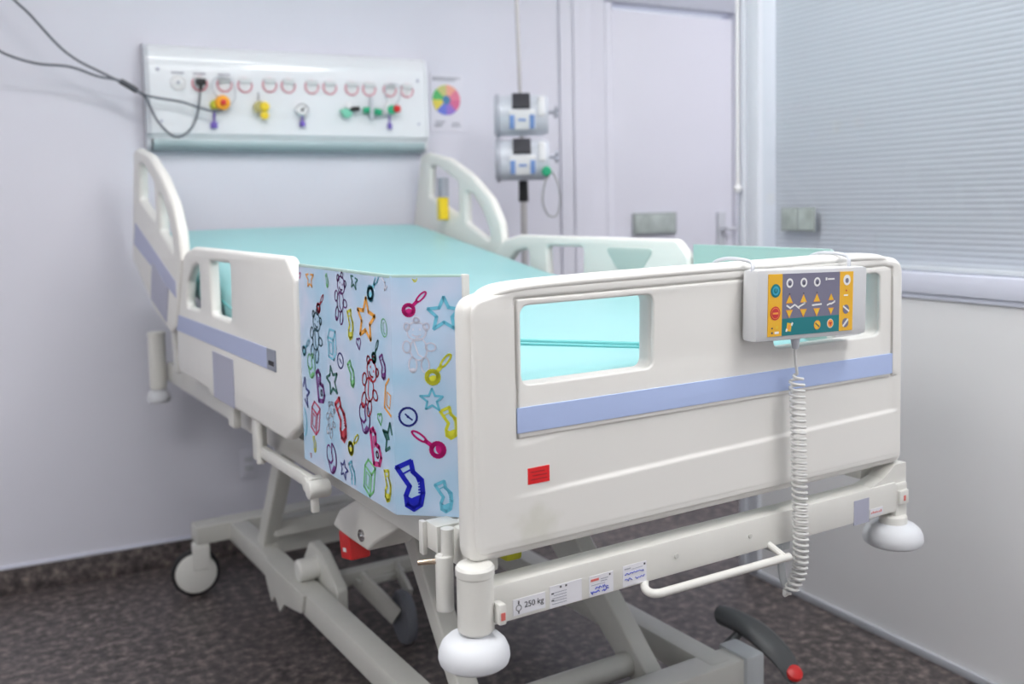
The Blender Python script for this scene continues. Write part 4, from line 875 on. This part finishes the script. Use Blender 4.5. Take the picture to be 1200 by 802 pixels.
# casters
def caster(x, y, white=True, ang=0.0, zt=.17):
    c = thing('x', '', '') ; del c['label']; del c['category']; c.name = 'caster'; c.parent = bed; c.location = (x, y, 0); c.rotation_euler = (0, 0, ang)
    bm = bmesh.new(); add_lathe(bm, [(.045, -.014), (.068, -.016), (.074, -.008), (.075, 0), (.074, .008), (.068, .016), (.045, .014)], 44, Matrix.Translation((0, 0, .0755)) @ Matrix.Rotation(PI / 2, 4, 'Y')); finish('tyre', bm, 'black', c)
    for s in (-1, 1):
        bm = bmesh.new(); add_lathe(bm, [(0, .026), (.050, .026), (.062, .021), (.064, .014), (0, .012)], 40, Matrix.Translation((0, 0, .0755)) @ Matrix.Rotation(s * PI / 2, 4, 'Y')); finish('wheel_cover', bm, 'plastic_trim', c)
    bm = bmesh.new(); add_box(bm, (-.030, -.010, .085), (.030, .045, .168), .010, 3); add_cyl(bm, (0, .02, .160), (0, .02, .180), .02); finish('fork', bm, 'plastic_trim', c)
    return c
def caster2(x, y, ang):
    c = caster(x, y, True, ang); return c
caster(.085, 1.935, True, math.radians(-100)); caster(.915, 1.935, True, math.radians(10)); caster(.085, .36, True, math.radians(8)); caster(.915, .36, True, math.radians(-8))
# fifth wheel on a fork below the middle
bm = bmesh.new(); add_lathe(bm, [(0, -.012), (.052, -.014), (.060, -.016), (.070, -.014), (.075, -.006), (.075, .006), (.070, .014), (.060, .016), (.052, .014), (0, .012)], 44, Matrix.Translation((.490, 1.25, .0755)) @ Matrix.Rotation(math.radians(-5), 4, 'Z') @ Matrix.Rotation(PI / 2, 4, 'Y')); fw = finish('fifth_wheel', bm, 'wheelgrey', bed)
bm = bmesh.new(); add_bar(bm, (.400, 1.36, .172), (.468, 1.25, .080), .012, .055, .004); add_bar(bm, (.522, 1.375, .180), (.515, 1.26, .130), .012, .040, .004); add_box(bm, (.39, 1.340, .150), (.54, 1.362, .172), .003); finish('wheel_fork', bm, 'metal2', fw)
# brake pedal at the right foot corner
bm = bmesh.new(); pts = smooth_path([(.975, .500, .232), (.995, .46, .224), (1.012, .41, .206), (1.030, .36, .170), (1.036, .335, .140)], 5); rings = []
for i, p in enumerate(pts):
    w = .024 + .012 * math.sin(i / len(pts) * PI); h = .022
    rings.append([bm.verts.new(p + Vector((w * math.cos(a), .3 * w * math.sin(a), h * math.sin(a)))) for a in [2 * PI * k / 12 for k in range(12)]])
for a, b in zip(rings, rings[1:]):
    for k in range(12): bm.faces.new((a[k], a[(k + 1) % 12], b[(k + 1) % 12], b[k]))
bm.faces.new(rings[0]); bm.faces.new(rings[-1]); pd = finish('brake_pedal', bm, 'pedal', bed, True, 60); pd['label'] = 'dark grey brake pedal'
bm = bmesh.new(); add_lathe(bm, [(0, .014), (.012, .013), (.021, .008), (.023, 0), (.018, -.008), (0, -.010)], 24, Matrix.Translation((1.040, .338, .138)) @ Matrix.Rotation(math.radians(35), 4, 'X')); a = finish('pedal_tip', bm, 'red', pd); a['label'] = 'red tip'
bm = bmesh.new(); add_cyl(bm, (.93, .44, .19), (1.0, .45, .212), .010, None, 14); finish('pedal_axle', bm, 'pedal', pd)

# ------------------------------------------------------------------ hand control hung on the footboard
hc = thing('hand_control', 'grey hand control with amber, grey and teal keypad hung on the footboard', 'control', (0, 0, 0))
HT = Matrix.Translation((.668, -.018, 1.048)) @ Matrix.Diagonal((1, 1, 0.985, 1)) @ Matrix.Rotation(math.radians(1.5), 4, 'Y')     # local: x right, z up, y back
def hb(bm, lo, hi, bev=0, mi=0): add_box(bm, lo, hi, bev, 2, mi, HT)
bm = bmesh.new(); hb(bm, (-.128, -.017, -.064), (.147, .017, .058), .008); finish('shell', bm, 'handset', hc)
fy = -.0176
bm = bmesh.new(); KW0, KW1 = -.103, .106; sx0, sx1 = -.071, .071
hb(bm, (KW0, fy - .001, -.055), (sx0, fy + .002, .050), 0, 0); hb(bm, (sx1, fy - .001, -.055), (KW1, fy + .002, .050), 0, 0)
hb(bm, (sx0, fy - .001, -.026), (sx1, fy + .002, .050), 0, 1); hb(bm, (sx0, fy - .001, -.055), (sx1, fy + .002, -.026), 0, 2)
kp = finish('keypad', bm, ['kamber', 'kgrey', 'kteal'], hc, False)
KM = ['kyellow', 'korange', 'kwhite', 'kred', 'kcyan', 'kdark', 'kteal', 'kgrey']
bm = bmesh.new()
def disc(x, z, r, mi, l=0.0):
    f = bm.faces.new([bm.verts.new(HT @ Vector((x + r * math.cos(a), fy - .0014 - l, z + r * math.sin(a)))) for a in [2 * PI * k / 20 for k in range(20)]]); f.material_index = mi
def tri(x, z, r, up, mi, l=0.0):
    s = 1 if up else -1; f = bm.faces.new([bm.verts.new(HT @ Vector((x + a, fy - .0014 - l, z + s * b))) for a, b in ((-r, -r * .75), (r, -r * .75), (0, r * .95))]); f.material_index = mi
def qd(x, z, w, h, mi, l=0.0, ang=0.0):
    P_ = rot2([(-w / 2, -h / 2), (w / 2, -h / 2), (w / 2, h / 2), (-w / 2, h / 2)], ang); f = bm.faces.new([bm.verts.new(HT @ Vector((x + a, fy - .0014 - l, z + b))) for a, b in P_]); f.material_index = mi
for x in (-.054, -.020, .013):
    disc(x, .034, .0082, 2); disc(x, .034, .0048, 7, .0002); qd(x, .0325, .004, .004, 5, .0004)
    qd(x, .0155, .003, .002, 5)
for i, x in enumerate((-.054, -.020, .013, .049)):
    s = .0085 if i < 3 else .0072
    tri(x, .006, s, True, 1); tri(x, .0058, s * .72, True, 0, .0002); tri(x, -.018, s, False, 1); tri(x, -.0178, s * .72, False, 0, .0002)
for (x, z, w, a) in ((-.056, -.0065, .012, -.5), (-.046, -.0055, .012, .45), (-.035, -.0070, .012, -.55), (-.024, -.0045, .018, .35), (.013, -.0055, .024, .05), (.043, -.006, .010, .3), (.053, -.004, .012, .35), (.0575, -.0015, .004, .0), (-.0175, -.001, .005, 0)):
    qd(x, z, w, .0030, 2, .0003, a)
qd(.036, .0385, .004, .005, 2); qd(.048, .0380, .017, .0028, 2)
disc(-.087, .022, .0115, 6); disc(-.087, .022, .0078, 4, .0002); disc(-.087, .022, .0046, 6, .0004); qd(-.087, .0245, .0018, .007, 4, .0006)
disc(-.087, -.016, .0118, 3); disc(-.087, -.016, .0095, 1, .0002); disc(-.087, -.016, .0085, 3, .0004); qd(-.087, -.016, .013, .003, 1, .0006)
qd(-.094, -.041, .004, .0025, 5); qd(-.083, -.040, .006, .005, 0); qd(-.094, -.049, .004, .003, 5); qd(-.083, -.049, .010, .004, 2)
qd(-.054, -.041, .011, .014, 0, 0, -.15); qd(-.054, -.041, .006, .008, 1, .0002, -.15); qd(-.047, -.036, .004, .006, 2, .0002, -.5); qd(-.060, -.046, .004, .005, 2, .0002, -.3)
disc(.015, -.041, .0082, 1); disc(.015, -.041, .0065, 0, .0002); qd(.015, -.041, .012, .0022, 5, .0004, -.6)
disc(.048, -.040, .0082, 2); disc(.048, -.040, .0070, 1, .0002); tri(.048, -.041, .0045, False, 3, .0004)
disc(.089, .035, .0095, 2); disc(.089, .034, .0045, 7, .0002); qd(.088, .0165, .003, .003, 3); qd(.087, .008, .011, .0025, 2)
disc(.088, -.017, .0082, 7); qd(.088, -.016, .019, .0030, 2, .0002, -.55)
disc(.087, -.041, .0082, 7); qd(.087, -.041, .018, .0040, 2, .0002, .75)
finish('key_symbols', bm, KM, kp, False)
for x in (.552, .790):
    bm = bmesh.new(); add_tube(bm, smooth_path([(x - .006, -.018, 1.088), (x - .006, -.020, 1.108), (x, -.012, 1.1185), (x - .004, .006, 1.1235), (x - .010, .040, 1.1240), (x - .012, .066, 1.114), (x - .012, .066, 1.095)], 6), .0032, 10); finish('hook', bm, 'ltgrey', hc)
# coiled cord
bm = bmesh.new(); cxp = .648
add_cyl(bm, (.646, -.021, .990), (.646, -.021, .968), .009, .0055, 16, .001); finish('cord_grip', bm, 'ltgrey', hc)
bm = bmesh.new(); pts = []
cl = smooth_path([(.646, -.024, .925), (.648, -.026, .84), (.650, -.027, .74), (.652, -.028, .66), (.655, -.026, .61), (.655, -.022, .575), (.647, -.016, .550), (.640, -.010, .535)], 30)
pts += [(.646, -.021, .97), (.645, -.022, .955), (.645, -.024, .94)]
tot = 0; acc = [0]
for a, b in zip(cl, cl[1:]): tot += (b - a).length; acc.append(tot)
turns = 38; N = turns * 12
for k in range(N + 1):
    s = tot * k / N; i = max(j for j in range(len(acc)) if acc[j] <= s + 1e-9); i = min(i, len(cl) - 2)
    t = (s - acc[i]) / max(1e-9, acc[i + 1] - acc[i]); c_ = cl[i].lerp(cl[i + 1], t); a = 2 * PI * k / 12; rr = .0118 * min(1, k / 14 + .1, (N - k) / 14 + .15)
    pts.append(c_ + Vector((rr * math.cos(a), rr * math.sin(a), 0)))
pts += [(.640, -.004, .530), (.648, .006, .527), (.656, .012, .536)]
add_tube(bm, pts, .0026, 7); finish('coiled_cord', bm, 'cord', hc)

# ------------------------------------------------------------------ camera
cam = bpy.data.cameras.new('camera'); co = bpy.data.objects.new('camera', cam); COL.objects.link(co)
pitch, roll, yaw = math.radians(3.97), math.radians(-1.07), math.radians(31.73)
F = Vector((math.sin(yaw) * math.cos(pitch), math.cos(yaw) * math.cos(pitch), -math.sin(pitch)))
Rt = Vector((math.cos(yaw), -math.sin(yaw), 0)); Up = Rt.cross(F)
r2 = Rt * math.cos(roll) + Up * math.sin(roll); u2 = -Rt * math.sin(roll) + Up * math.cos(roll)
mw = Matrix((r2, u2, -F)).transposed().to_4x4(); mw.translation = Vector((-0.62320848, -1.15840819, 1.22)); co.matrix_world = mw
cam.sensor_width = 36; cam.lens = 1131 * 36 / 1200; cam.shift_y = (320 - 401) / 1200; cam.clip_start = 0.05
cam.dof.use_dof = True; cam.dof.focus_distance = 1.58; cam.dof.aperture_fstop = 2.8
S.camera = co
w = bpy.data.worlds.new('world'); S.world = w; w.use_nodes = True
w.node_tree.nodes['Background'].inputs['Color'].default_value = (.75, .8, .9, 1); w.node_tree.nodes['Background'].inputs['Strength'].default_value = .5
S.view_settings.view_transform = 'Standard'; S.view_settings.look = 'None'; S.view_settings.exposure = 1.10; S.view_settings.gamma = 1; S.view_settings.use_curve_mapping = False
